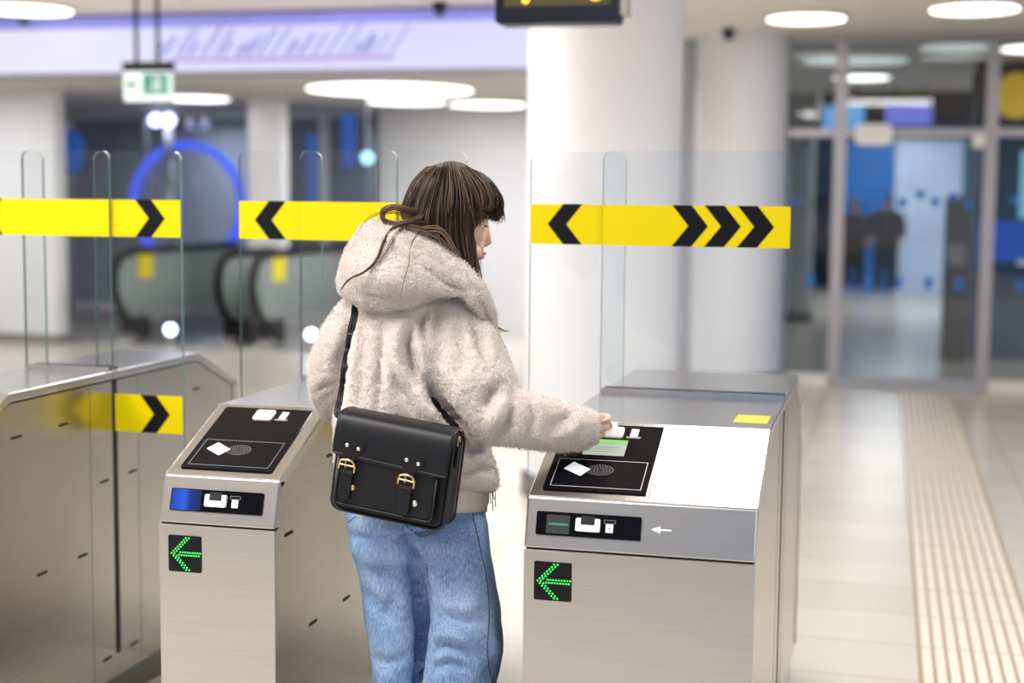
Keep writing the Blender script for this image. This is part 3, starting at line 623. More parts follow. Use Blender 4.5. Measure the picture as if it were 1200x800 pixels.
crease(jk, [([(500, 445), (512, 468), (528, 490), (545, 508), (552, 516)], -.034, 6.5), ([(487, 450), (498, 475), (515, 497), (533, 512)], .016, 9), ([(481, 382), (478, 405), (482, 428), (492, 448)], -.020, 5), ([(470, 378), (463, 400), (466, 425), (478, 460)], .009, 7),
            ([(490, 385), (493, 405), (500, 440)], .008, 6), ([(500, 358), (494, 378), (497, 402)], -.013, 5), ([(510, 352), (511, 375), (514, 395)], -.006, 5), ([(420, 375), (419, 430), (417, 492)], -.010, 5), ([(446, 380), (443, 430), (441, 490)], -.012, 5), ([(453, 430), (456, 460), (470, 492)], .010, 8), ([(455, 425), (465, 450), (490, 485)], -.008, 6),
            ([(408, 380), (398, 420), (394, 480)], -.016, 5), ([(370, 458), (380, 452), (392, 449)], -.009, 4), ([(375, 470), (385, 462), (393, 460)], -.006, 4),
            ([(584, 450), (574, 462), (567, 480)], -.015, 7), ([(600, 470), (596, 495), (580, 512)], -.014, 6), ([(592, 462), (586, 482), (574, 500)], .008, 8), ([(622, 470), (626, 490), (618, 512)], -.006, 6), ([(640, 505), (660, 492), (672, 480)], -.007, 7), ([(648, 515), (668, 505), (684, 490)], .004, 6),
            ([(552, 365), (562, 395), (572, 430)], -.009, 7), ([(567, 372), (575, 405), (581, 420)], .007, 6), ([(538, 372), (540, 410), (535, 450)], -.008, 9), ([(520, 400), (528, 440), (545, 480)], .006, 14), ([(545, 555), (565, 548), (582, 552)], -.009, 5), ([(545, 530), (565, 527), (580, 532)], -.010, 6)])
roughen(jk, .004, 20); roughen(jk, .0022, 85); roughen(jk, .0016, 230)
jko = put('jacket', jk, flm, W)
mb = MB()
mb.loft([ring(y, l, r, d, h_, 32) for y, l, r, d, h_ in ((259, 434, 452, 3.36, .02), (264, 424, 470, 3.355, .05), (276, 416, 490, 3.345, .085), (292, 407, 512, 3.335, .105), (310, 399, 535, 3.33, .118), (326, 395, 550, 3.33, .12), (340, 396, 560, 3.335, .115), (347, 402, 564, 3.34, .10))])
mb.loft([ring(y, l, r, d, h_, 28) for y, l, r, d, h_ in ((335, 398, 520, 3.325, .10), (350, 404, 512, 3.325, .095), (358, 414, 492, 3.325, .08), (365, 428, 470, 3.325, .05))])
limb(mb, [(440, 264, 3.35, .016), (468, 274, 3.32, .024), (500, 294, 3.295, .028), (530, 316, 3.28, .030), (553, 338, 3.28, .030), (568, 360, 3.30, .024), (574, 380, 3.33, .018), (577, 396, 3.36, .011)], 16, 36)
hdm = evaluated(mb, .0055); smooth(hdm, 8)
crease(hdm, [([(452, 282), (490, 306), (520, 326), (545, 346)], -.010, 5), ([(400, 318), (420, 345), (445, 356), (480, 348)], -.006, 7), ([(420, 300), (450, 325), (490, 335)], .007, 16), ([(500, 322), (530, 336), (560, 340)], -.006, 5), ([(560, 348), (570, 366), (577, 388)], -.006, 4), ([(425, 330), (432, 345), (450, 350)], -.005, 5)], 1.3)
roughen(hdm, .004, 20); roughen(hdm, .0022, 85); roughen(hdm, .0016, 230)
hdo = put('hood', hdm, flm, jko)
pile_m = mat('fleece_pile', (.77, .70, .655), .95, spec=.1, sheen=.3, noise=(300, .16, (1, 1, 1)))
def pile(ob, n, seed, parent):
    me = ob.data; V = getv(me); Nn = getn(me); r_ = np.random.default_rng(seed); W_ = V+WL[ob.name]
    px, py, _d = proj(W_); away = np.ones(len(V), bool)
    for pl_, w_ in (([(398, 490), (404, 450), (410, 408), (418, 355)], 6.5), ([(505, 462), (522, 487), (546, 516)], 5)):
        for a, b in zip(pl_[:-1], pl_[1:]):
            u = np.array(b, float)-a; t_ = np.clip(((px-a[0])*u[0]+(py-a[1])*u[1])/(u@u), 0, 1); away &= np.hypot(px-a[0]-t_*u[0], py-a[1]-t_*u[1]) > w_
    ok = np.where((Nn@cF < .35) & away)[0]; idx = r_.choice(ok, n); p = V[idx]+r_.normal(0, .0025, (n, 3)); nn = Nn[idx]
    p -= nn*.001; d1 = nn+r_.normal(0, .55, (n, 3)); d1 /= np.linalg.norm(d1, axis=1)[:, None]; d2 = d1+r_.normal(0, .7, (n, 3))-np.array([0, 0, .25]); d2 /= np.linalg.norm(d2, axis=1)[:, None]
    sd = np.cross(d1, r_.normal(0, 1, (n, 3))); sd /= np.linalg.norm(sd, axis=1)[:, None]+1e-9; L_ = r_.uniform(.0010, .0021, (n, 1)); w_ = r_.uniform(.00045, .00085, (n, 1))
    m1 = p+d1*L_; m2 = m1+d2*L_*.8; vs = np.stack([p-sd*w_, p+sd*w_, m1+sd*w_*.9, m1-sd*w_*.9, m2+sd*w_*.3, m2-sd*w_*.3], 1).reshape(-1, 3)
    b0 = np.arange(n)*6; fs_ = np.concatenate([np.stack([b0, b0+1, b0+2, b0+3], 1), np.stack([b0+3, b0+2, b0+4, b0+5], 1)])
    m = bpy.data.meshes.new('fleece_pile'); m.from_pydata(vs.tolist(), [], fs_.tolist()); m.update()
    o = bpy.data.objects.new('fleece_pile', m); COL.objects.link(o); m.materials.append(pile_m); o.parent = parent; WL[o.name] = WL[ob.name]; o['kind'] = 'stuff'
pile(jko, 160000, 21, jko); pile(hdo, 76000, 22, hdo)
# green fringe hanging at the waist
mb = MB()
for k in range(7):
    x = 569+k*1.9; y0 = 570+rng.uniform(0, 4); mb.tube(spline([P(x-1, y0-6, 3.40), P(x+rng.uniform(-1, 1), y0+8, 3.40), P(x+rng.uniform(-2, 3), y0+18+rng.uniform(-4, 6), 3.40)], 8), .0012, 5)
build('scarf_fringe', mb, mat('green_yarn', (.10, .22, .15), .9), W, True, label='dark green fringe showing under the jacket hem')

# hair
HR = np.array([(189, 518, 535, .03), (194, 505, 553, .055), (202, 492, 566, .07), (215, 481, 578, .083), (230, 475, 585, .09), (243, 473, 584, .093), (252, 473, 566, .093), (272, 474, 558, .092), (290, 480, 559, .09), (310, 495, 562, .082), (330, 512, 565, .07), (350, 532, 567, .05), (378, 553, 568, .02)], float)
HD = 3.395
def hair_surf(px, py, side=-1, off=0.):
    l = np.interp(py, HR[:, 0], HR[:, 1]); r = np.interp(py, HR[:, 0], HR[:, 2]); h_ = np.interp(py, HR[:, 0], HR[:, 3])
    q = np.clip((px-(l+r)/2)/((r-l)/2+1e-6), -1, 1); return P(px, py, HD+side*(h_*math.sqrt(max(0, 1-q*q))*1.0+off))
mb = MB()
rings_ = []
for y, l, r, h_ in HR:
    if y > 255: r = r-3
    rings_.append(ring(y+1.5, l+3, r-3, HD, h_-.006, 40, 2.0))
mb.loft(rings_)
cap = evaluated(mb, .006); smooth(cap, 5)
V = getv(cap); q = (V-HC)@AX.T                                   # open the face: push the cap behind the profile
face_ = (q[:, 0] > .038) & (q[:, 2] < .034) & (q[:, 2] > -.12)
V[face_] -= np.outer((q[face_, 0]-.038)*np.clip((.034-q[face_, 2])/.02, 0, 1), fh); setv(cap, V); smooth(cap, 3)
def hairmat(name, c0, c1):
    m = bpy.data.materials.new(name); m.use_nodes = True; N, L = nt(m); b = N['Principled BSDF']; b.inputs['Roughness'].default_value = .36; b.inputs['Specular IOR Level'].default_value = .27
    at = N.new('ShaderNodeAttribute'); at.attribute_name = 'tone'; cr = N.new('ShaderNodeValToRGB'); e = cr.color_ramp.elements; e[0].color = (*c0, 1); e[1].color = (*c1, 1)
    L.new(at.outputs['Fac'], cr.inputs['Fac']); L.new(cr.outputs['Color'], b.inputs['Base Color']); return m
hm = hairmat('brown_hair', (.007, .004, .0035), (.36, .21, .135))
hair_o = put('hair', cap, mat('hair_base', (.012, .007, .005), .8, spec=.1), W)
guides = [   # pixel paths from the parting outwards over the near side of the head
    [(508, 194), (498, 197), (482, 216), (474, 242), (476, 256), (492, 270)],
    [(513, 191.5), (500, 205), (486, 232), (479, 258), (492, 280), (512, 302)],
    [(518, 190), (508, 212), (497, 242), (494, 270), (508, 296), (530, 328)],
    [(523, 189), (517, 215), (511, 248), (513, 280), (528, 312), (548, 348)],
    [(527, 189), (528, 220), (527, 255), (533, 290), (546, 325), (560, 362)],
    [(532, 189), (540, 222), (543, 258), (546, 292), (554, 328), (565, 374)],
    [(537, 190), (551, 224), (555, 254), (555, 285), (559, 325), (566, 376)],
    [(541, 191), (560, 220), (564, 240), (558, 251), (554, 264), (555, 300)],
    [(545, 193), (568, 215), (575, 234), (570, 246), (562, 251), (556, 258)],
    [(548, 195), (574, 212), (584, 232), (583, 247), (579, 255), (575, 259)],
    [(551, 197), (570, 207), (586, 228), (589, 243), (587, 254), (580, 265)]]
G = np.array([spline(g, 22) for g in guides])
def add_strands(mb, tones, n, rad, side=-1, seed=1, lift=.006, amp=2.5):
    r_ = np.random.default_rng(seed)
    for _ in range(n):
        a = r_.uniform(0, len(G)-1.001); i = int(a); f = a-i; q = G[i]*(1-f)+G[i+1]*f; T = np.linspace(0, 1, 22)
        cl = mnoise.noise(Vector((a*2.6, seed*3.1, 0))); c2 = mnoise.noise(Vector((a*1.4, 7.7, seed*1.3))); c3 = mnoise.noise(Vector((a*5.5, 2.2, seed*.7)))
        ph, fq, am = c2*9+r_.normal(0, .5), 5+c3*5, (.35+abs(cl)*1.2)*amp
        q = q+np.stack([np.sin(T*fq+ph)*am*T**.7+r_.normal(0, 1.3)*T, np.cos(T*fq*.7+ph)*am*.5*T], 1)
        end = int(22*r_.uniform(.75, 1)); q = q[:end]; off = r_.uniform(-.005, lift)+c3*.008
        pts = []
        for k, (x, y) in enumerate(q):
            bang = i >= 7 and k > 9
            h_ = hair_surf(x, y, side, off)
            if bang and side == -1:                                         # fringe lies on the forehead, nearer the middle of the head
                w_ = min(1, (k-9)/6); h_ = P(x, y, HD-.055*(1-w_*.6)-off) if False else h_*(1-w_*.7)+P(x, y, HD-.04)*w_*.7
            pts.append(h_)
        R_ = rad*r_.uniform(.6, 1.3); rr_ = R_*np.interp(np.linspace(0, 1, len(pts)), [0, .1, .8, 1], [.6, 1, .9, .15])
        v0 = len(mb.v); mb.tube(pts, rr_, 4, flat=.6); tone = float(np.clip(r_.beta(.9, 4.5)*(.55+1.6*max(0, cl+.15)), 0, 1)); tones += [tone]*(len(mb.v)-v0)
mb = MB(); tn = []
add_strands(mb, tn, 900, .0013, -1, 1, .006, 4); add_strands(mb, tn, 260, .0022, -1, 2, .004, 5); add_strands(mb, tn, 420, .0020, 1, 3)
add_strands(mb, tn, 90, .0007, -1, 4, .012, 4); add_strands(mb, tn, 240, .0017, -1, 5, .008, 10); add_strands(mb, tn, 70, .0006, -1, 6, .020, 11)
def locks(path, n, rad, spread, dd, seed):
    r_ = np.random.default_rng(seed)
    for _ in range(n):
        o = r_.normal(0, spread, 2); od = r_.normal(0, spread*.0015); m = len(path); w_ = np.linspace(0, 1, m)
        q = spline([(p[0]+o[0]*(1-.5*t), p[1]+o[1]*(1-.5*t), p[2]+od) for p, t in zip(path, w_)], 30); pts = [P(*a) for a in q]
        rr_ = rad*np.interp(np.linspace(0, 1, 30), [0, .2, .7, 1], [.9, 1, .8, .1]); v0 = len(mb.v); mb.tube(pts, rr_, 4); tn.extend([float(r_.uniform(.05, .5))]*(len(mb.v)-v0))
locks([(500, 262, 3.30), (478, 262, 3.29), (460, 268, 3.285), (450, 284, 3.245), (442, 304, 3.215), (428, 318, 3.205), (410, 327, 3.205), (399, 340, 3.215)], 14, .0011, 1.1, 0, 11)
locks([(500, 266, 3.30), (482, 265, 3.29), (466, 272, 3.27), (455, 290, 3.23), (444, 306, 3.21), (434, 318, 3.20)], 5, .0009, 1.2, 0, 12)
locks([(505, 262, 3.30), (495, 268, 3.285), (482, 285, 3.235), (478, 310, 3.205), (471, 335, 3.20), (468, 356, 3.215)], 2, .0009, .8, 0, 13)
locks([(490, 250, 3.32), (474, 245, 3.31), (458, 243, 3.31), (448, 249, 3.31), (450, 258, 3.31), (462, 262, 3.31), (480, 258, 3.30), (496, 252, 3.29)], 30, .0009, 2.6, 0, 14)
locks([(480, 252, 3.31), (455, 248, 3.31), (438, 252, 3.31), (426, 262, 3.31), (418, 276, 3.31)], 3, .0007, 1.0, 0, 15)
locks([(488, 270, 3.29), (510, 268, 3.27), (522, 276, 3.262), (532, 292, 3.255), (540, 300, 3.255)], 10, .0012, 2.2, 0, 16)
locks([(470, 262, 3.295), (500, 270, 3.275), (518, 282, 3.265), (530, 296, 3.26)], 12, .0012, 2.2, 0, 18)
locks([(566, 365, 3.33), (578, 379, 3.345), (588, 386, 3.35), (597, 388, 3.35)], 7, .0008, 1.4, 0, 17)
me = mb.mesh('hair_strands'); V = getv(me)
at = me.attributes.new('tone', 'FLOAT', 'POINT'); at.data.foreach_set('value', np.array(tn, np.float32))
put('hair_strands', me, hm, W)

# ------------------------------------------------------------------ shoulder bag
BC = P(459, 553, 3.165)
fwH = np.array([-math.sin(YAW), math.cos(YAW), 0]); ay, rl = math.radians(17), math.radians(-7.5)
bu0 = cR*math.cos(ay)-fwH*math.sin(ay); bn = np.cross(bu0, Z_)      # points to the camera
bu = bu0*math.cos(rl)+Z_*math.sin(rl); bv = np.cross(bn, bu); bv = bv if bv[2] > 0 else -bv
BW, BH, BT = .268, .212, .075
bagc = BC-bv*BH/2
bag = thing('shoulder_bag', tuple(bagc), 'black leather satchel with two gold buckles hanging at the woman\'s back', 'bag')
leather = mat('black_leather', (.008, .008, .011), .42, spec=.28, bump=(260, .12, .001, (1, 1, 1)))
leather2 = mat('black_leather_edge', (.006, .006, .008), .5)
gold = mat('gold_metal', (.78, .55, .28), .25, 1); pale = mat('pale_metal', (.85, .80, .72), .2, 1); thr = mat('grey_thread', (.07, .07, .08), .7)
def bp(u, v, w=0): return BC+bu*(u-.5)*BW+bv*(.5-v)*BH+bn*w       # u,v in 0..1 from the top left, w metres towards the camera
def bplate(poly, w, t): return MB().prism([((u-.5)*BW, (.5-v)*BH) for u, v in poly], BC+bn*w, bu, bv, bn, t)
def rr2(u0, u1, v0, v1, r): return [((a/BW)+.5, .5-b/BH) for a, b in rrect((u0-.5)*BW, (u1-.5)*BW, (.5-v1)*BH, (.5-v0)*BH, r)]
build('bag_body', bplate(rr2(.01, .985, .02, 1, .022), -BT, BT), leather, bag, 'auto', bevel=.009)
gus = MB()
for v0 in (.22, .30): pass
build('gusset_piping', MB().tube([bp(u, v, -.001) for u, v in rr2(.008, .99, .02, 1.0, .022)], .0028, 6, True).tube([bp(u, v, -BT+.001) for u, v in rr2(.008, .99, .02, 1.0, .022)], .0028, 6, True), leather2, bag, True)
pk = build('front_pocket', bplate(rr2(.06, .905, .40, .915, .018), 0, .015), leather, bag, 'auto', bevel=.006)
build('pocket_piping', MB().tube([bp(u, v, .014) for u, v in [(.06, .42), (.06, .86), (.075, .905), (.11, .915), (.855, .915), (.89, .905), (.905, .86), (.905, .42)]], .0022, 6), leather2, pk, True)
# flap: wraps over the top, slightly bowed
rows = []
prof_ = [(-.02, -BT+.004), (-.035, -BT*.6), (-.035, -BT*.25), (-.02, .004), (.05, .014), (.15, .020), (.27, .0225), (.36, .022), (.43, .0205)]
def fl(u, v, w): return bp(u, v+(.035*(u-.3) if v > .3 else 0)*0, w)
us = [-.012, .0, .03, .1, .3, .5, .7, .9, .965, .985, .99]; mbf = MB(); top = []; bot = []
for v, w in prof_:
    tr_ = []
    for u in us:
        dr = 0
        if v > .4: dr = -.03 if (u < .01 or u > .98) else (-.008 if (u < .06 or u > .95) else 0)
        tr_.append((u, v+dr+(.02*u if v > .3 else 0), w-(.005 if (u < 0 or u > .985) else 0)))
    top.append([bp(*a) for a in tr_]); bot.append([bp(a[0], a[1], a[2]-.004) for a in tr_])
n_ = len(us); vs = [p for r in top for p in r]+[p for r in bot for p in r]; m_ = len(prof_)*n_; fs_ = []
for i in range(len(prof_)-1):
    for j in range(n_-1):
        a = i*n_+j; fs_.append((a, a+1, a+n_+1, a+n_)); fs_.append((m_+a, m_+a+n_, m_+a+n_+1, m_+a+1))
for i in range(len(prof_)-1):
    for j in (0, n_-1): a = i*n_+j; fs_.append((a, a+n_, m_+a+n_, m_+a))
for j in range(n_-1):
    for i in (0, len(prof_)-1): a = i*n_+j; fs_.append((a, m_+a, m_+a+1, a+1))
flap = build('flap', MB().add(vs, fs_), leather, bag, True)
sb_ = flap.modifiers.new('s', 'SUBSURF'); sb_.levels = 1; sb_.render_levels = 2
for k, (u0, vo) in enumerate(((.145, -.012), (.665, .018))):
    st = build('strap_tab', bplate([(u0-.045, .245+vo), (u0+.125, .265+vo), (u0+.13, .33+vo), (u0+.07, .40+vo), (u0+.055, .45+vo), (u0-.05, .44+vo), (u0-.05, .33+vo)], .022, .003), leather, bag, False, bevel=.001)
    for du, dv in ((-.018, .30), (.083, .318)): build('rivet', MB().lathe([(.0046, 0), (.0046, .001), (.003, .0026), (.0008, .003)], bp(u0+du, dv+vo, .0248), 14, bn), pale, st, True)
    sp_ = build('buckle_strap', bplate([(u0-.045, .42+vo), (u0+.055, .43+vo), (u0+.05, .80+vo), (u0+.035, .86+vo), (u0-.0, .88+vo), (u0-.035, .85+vo), (u0-.045, .78+vo)], .0185, .0045), leather, bag, False, bevel=.0015)
    build('strap_loop', bplate([(u0-.055, .555+vo), (u0+.065, .565+vo), (u0+.063, .60+vo), (u0-.055, .59+vo)], .0232, .003), leather2, sp_, False, bevel=.001)
    bk = build('buckle', MB().tube([bp(u, v, .028) for u, v in [(u0-.062, .555+vo), (u0-.064, .50+vo), (u0-.05, .458+vo), (u0, .445+vo), (u0+.05, .455+vo), (u0+.075, .50+vo), (u0+.073, .57+vo)]], .0024, 8), gold, bag, True)
    build('buckle_bar', MB().tube([bp(u0-.064, .50+vo, .028), bp(u0+.075, .505+vo, .028)], .0014, 6).tube([bp(u0-.006, .445+vo, .029), bp(u0-.006, .53+vo, .0285)], .0014, 6), gold, bk)
    build('stud', MB().lathe([(.0068, 0), (.0068, .0015), (.005, .003), (.0025, .0028), (.0022, .004), (.0005, .0042)], bp(u0+.083 if k else u0+.055, .735+vo, .0155), 20, bn), pale if k else gold, bag, True)
mb = MB()
for q in ([(.012, .385), (.5, .398), (.978, .412)],):
    mb.tube([bp(u, v, .0228) for u, v in q], .0007, 4)
build('flap_stitching', mb, thr, flap)
# shoulder strap: up the back under the hood, over the chest and round to the right end of the bag
def ribbon(mb, pts, w, t, side):
    pts = np.array(pts); T = np.gradient(pts, axis=0); T /= np.linalg.norm(T, axis=1)[:, None]; o = len(mb.v)
    for p, tt in zip(pts, T):
        x = np.cross(tt, side); x /= np.linalg.norm(x); n = np.cross(x, tt)
        for a, b in ((-1, -1), (1, -1), (1, 1), (-1, 1)): mb.v.append(tuple(p+x*a*w/2+n*b*t/2))
    for i in range(len(pts)-1):
        for j in range(4): k = (j+1) % 4; mb.f.append([o+i*4+j, o+i*4+k, o+i*4+4+k, o+i*4+4+j]); mb.mi.append(0)
    mb.f += [[o, o+3, o+2, o+1], [o+len(pts)*4-4+k for k in range(4)]]; mb.mi += [0, 0]; return mb
bpy.context.view_layer.update()
sp2 = []
for x, y in [(398.5, 486), (401, 470), (404, 450), (407, 430), (410, 408), (413.5, 388), (416.5, 370), (418, 360)]:
    p, n = on_surf(jko, x, y, .0060); sp2.append(p if p is not None else P(x, y, 3.26))
sp3 = []
for x, y in [(507, 466), (514, 476), (522, 487), (531, 498), (540, 508)]:
    p, n = on_surf(jko, x, y, .0025); sp3.append(p if p is not None else P(x, y, 3.26))
d0 = bp(.05, .03, -BT*.5)
spp = spline([d0]+sp2+[P(424, 345, 3.30), P(436, 335, 3.38), P(446, 345, 3.50), P(470, 390, 3.50), P(497, 435, 3.38)]+sp3+[bp(.99, .11, -BT*.45)], 130)
stp = build('shoulder_strap', ribbon(MB(), spp, .0155, .004, -cF), leather, bag)
p0, n0 = on_surf(jko, 413.5, 386, .0085)
if p0 is not None:
    mb = MB(); frame_poly(mb, -.0095, .0095, -.011, .011, .002, p0, cR, cU, -cF, .003); build('strap_buckle', mb, gold, stp)
mb = MB()
for o_ in (-.0042, .0042): mb.tube([a+cR*o_+(-cF)*.0028 for a in spp[6:48]], .0006, 4)
build('strap_stitching', mb, thr, stp)
rc = bp(.995, .09, -BT*.40)
build('strap_ring', MB().tube([rc+bv*.011*math.cos(a)+bn*.008*math.sin(a) for a in np.arange(16)*math.pi/8], .0016, 6, True), gold, bag, True)
build('side_tab', MB().prism([(-.007, -.05), (.007, -.05), (.007, .0), (-.007, .0)], bp(.992, .12, -BT*.4), bn, bv, bu, .004), leather, bag, bevel=.001)
# card in her fingers
cn = -cF*.6+Z_*.8; cn /= np.linalg.norm(cn); cu = cR; cv = np.cross(cn, cu)
cc = P(717, 502, 3.385)
build('ticket_card', MB().prism(rrect(-.017, .014, -.024, .020, .002), cc, cu, cv, cn, .0012), mat('white_card', (.85, .85, .87), .3), None, label='white card held in the woman\'s fingertips over the reader', cat='card')

# ------------------------------------------------------------------ overhead things
lamp_e = emis('lamp_diffuser', (1, .985, .95), 3.5); rim_m = mat('lamp_rim', (.75, .72, .66), .5)
lamp_dim = emis('lamp_diffuser_dim', (.93, .98, .95), .62)
def disc(x, y, z, r, label, grp='round ceiling lights', e=None):
    t = thing('ceiling_light', (x, y, z-.03), label, 'ceiling light', grp)
    build('rim', MB().lathe([(r+.03, 0), (r+.03, -.02), (r+.012, -.03), (r, -.03)][::-1], (x, y, z), 48), rim_m, t, 'auto')
    build('diffuser', MB().lathe([(r, -.036), (r, -.0302)], (x, y, z), 48), e or lamp_e, t, 'auto')
disc(-.63, 11.25, 2.93, .285, 'round ceiling light left of the other, in front of the glass entrance')
disc(.545, 10.9, 2.93, .30, 'round ceiling light at the top right, in front of the glass entrance')
disc(-6.2, 9.75, 2.93, .33, 'round ceiling light cut by the top left corner above the banner')
disc(-4.7, 13.6, 2.62, .80, 'largest round ceiling light of the hall behind, under the lit banner', 'round lights in the hall behind')
disc(-5.1, 15.3, 2.62, .42, 'round ceiling light just behind the largest one in the rear hall', 'round lights in the hall behind')
disc(-4.35, 15.9, 2.62, .42, 'round ceiling light of the rear hall nearest the thick column', 'round lights in the hall behind')
disc(-7.25, 14.6, 2.62, .36, 'round ceiling light of the rear hall above the left escalator', 'round lights in the hall behind')
disc(-.35, 14.6, 2.93, .5, 'wide round ceiling light just inside the glass entrance', 'round lights inside the entrance', lamp_dim)
disc(-.32, 16.6, 2.93, .30, 'bright small round ceiling light deeper inside the glass entrance', 'round lights inside the entrance')
disc(.55, 13.5, 2.93, .33, 'round ceiling light just inside, above the sliding door', 'round lights inside the entrance', lamp_dim)
disc(1.25, 13.7, 2.93, .33, 'round ceiling light just inside, above the right pane', 'round lights inside the entrance')
for x, y, lb_ in ((-1.28, 12.0, 'small dark ceiling speaker above the column by the entrance'), (-6.44, 10.1, 'small dark ceiling camera at the left end of the banner'), (-3.12, 10.1, 'small dark ceiling camera above the right end of the banner')):
    t = thing('ceiling_camera', (x, y, 2.85), lb_, 'camera', 'dark ceiling domes')
    build('dome', MB().ball((x, y, 2.875), .045, 16), mat('dark_blue_dome', (.02, .03, .09), .3), t, True); build('mount', MB().lathe([(.05, 0), (.05, .035)], (x, y, 2.895), 20), black_plastic, t)
# exit sign
ex = thing('exit_sign', (-5.0, 9.3, 2.2), 'green and white emergency exit sign hanging on two black rods', 'sign')
EY = 9.3
def ez(px, py): return onY(px, py, EY)
a, b_ = ez(145, 84), ez(199, 118)
build('sign_box', MB().box(a[0], b_[0], EY, EY+.05, b_[2], a[2]), mat('sign_white', (.7, .75, .75), .4, emit=(.62, .78, .78), es=.5), ex)
x0, x1, z0, z1 = a[0], b_[0], b_[2], a[2]; w = x1-x0; h_ = z1-z0
build('green_square', MB().box(x0+w*.42, x1-w*.04, EY-.004, EY, z0+h_*.2, z1-h_*.08), emis('exit_green', (.0, .36, .22), .8), ex)
mb = MB(); cx, cz = x0+w*.7, z0+h_*.55                       # running figure through a doorway
mb.box(cx+w*.03, cx+w*.13, EY-.007, EY-.004, cz-h_*.25, cz+h_*.25)
mb.prism([(math.cos(q)*h_*.07-w*.04, math.sin(q)*h_*.07+h_*.2) for q in np.arange(10)*math.pi/5], (cx, EY-.004, cz), X_, Z_, -Y_, .003)
for p in ([(-.07, .12), (.02, .12), (-.01, -.06), (-.09, -.06)], [(-.01, .12), (.09, .02), (.07, -.02), (-.02, .06)], [(-.09, -.06), (-.03, -.06), (-.12, -.26), (-.17, -.24)], [(-.05, -.06), (.01, -.06), (.07, -.24), (.02, -.26)]):
    mb.prism([(q[0]*w*.9, q[1]*h_) for q in p], (cx, EY-.004, cz), X_, Z_, -Y_, .003)
build('running_figure', mb, emis('exit_white', (.75, .85, .82), .8), ex)
mb = MB(); cx = x0+w*.2
mb.prism([(-.15*w, 0), (-.04*w, h_*.22), (.03*w, h_*.22), (-.03*w, h_*.06), (.15*w, h_*.06), (.15*w, -h_*.06), (-.03*w, -h_*.06), (.03*w, -h_*.22), (-.04*w, -h_*.22)], (cx, EY-.004, cz), X_, Z_, -Y_, .003)
build('direction_arrow', mb, emis('exit_green_pale', (.25, .55, .38), .7), ex)
t0, t1 = ez(144, 83), ez(200, 72)
build('top_bracket', MB().box(t0[0], t1[0], EY-.01, EY+.06, t0[2]-.005, t1[2]), black_plastic, ex)
for px in (158, 183):
    q = ez(px, 70); build('rod', MB().tube([(q[0], EY+.025, t1[2]-.01), (q[0], EY+.025, 2.93)], .014, 8), black_plastic, ex)
# departure board
by = 5.6
b0, b1 = onY(588, 29, by), onY(722, 24.5, by); db = thing('hanging_departure_board', ((b0[0]+b1[0])/2, by, b0[2]), 'black hanging display board with amber digits at the top centre', 'display')
zb = (b0[2]+b1[2])/2+.0; xw0, xw1 = b0[0]-.03, b1[0]+.005
bo = MB(); pts = rrect(xw0, xw1, zb, zb+.34, .02)
build('housing', bo.prism(pts, (0, by, 0), X_, Z_, Y_, .14), mat('board_housing', (.006, .009, .02), .4, spec=.2), db, 'auto', bevel=.006)
build('screen', MB().box(xw0+.04, xw1-.03, by-.003, by+.001, zb+.065, zb+.30), mat('board_screen', (.012, .010, .002), .4, emit=(.20, .16, .02), es=.25), db)
amber = emis('amber_led', (1, .50, .02), 3.2)
dx = xw0+.125
build('digit', MB().prism(rrect(dx-.012, dx+.012, 0, .16, .011), (0, by-.003, zb+.076), X_, Z_, -Y_, .004), amber, db)
cx = xw1-.085; build('digit', MB().tube([(cx+.034*math.cos(q), by-.005, zb+.155+.062*math.sin(q)) for q in np.arange(24)*math.pi/12], .0115, 8, True), amber, db)
build('side_cover', MB().box(xw1+.004, xw1+.03, by+.03, by+.12, zb+.03, zb+.34), mat('board_side', (.30, .29, .27), .4, .6), db)
for x in (xw0+.1, xw1-.1): build('rod', MB().tube([(x, by+.07, zb+.33), (x, by+.07, 2.935)], .014, 8), black_plastic, db)

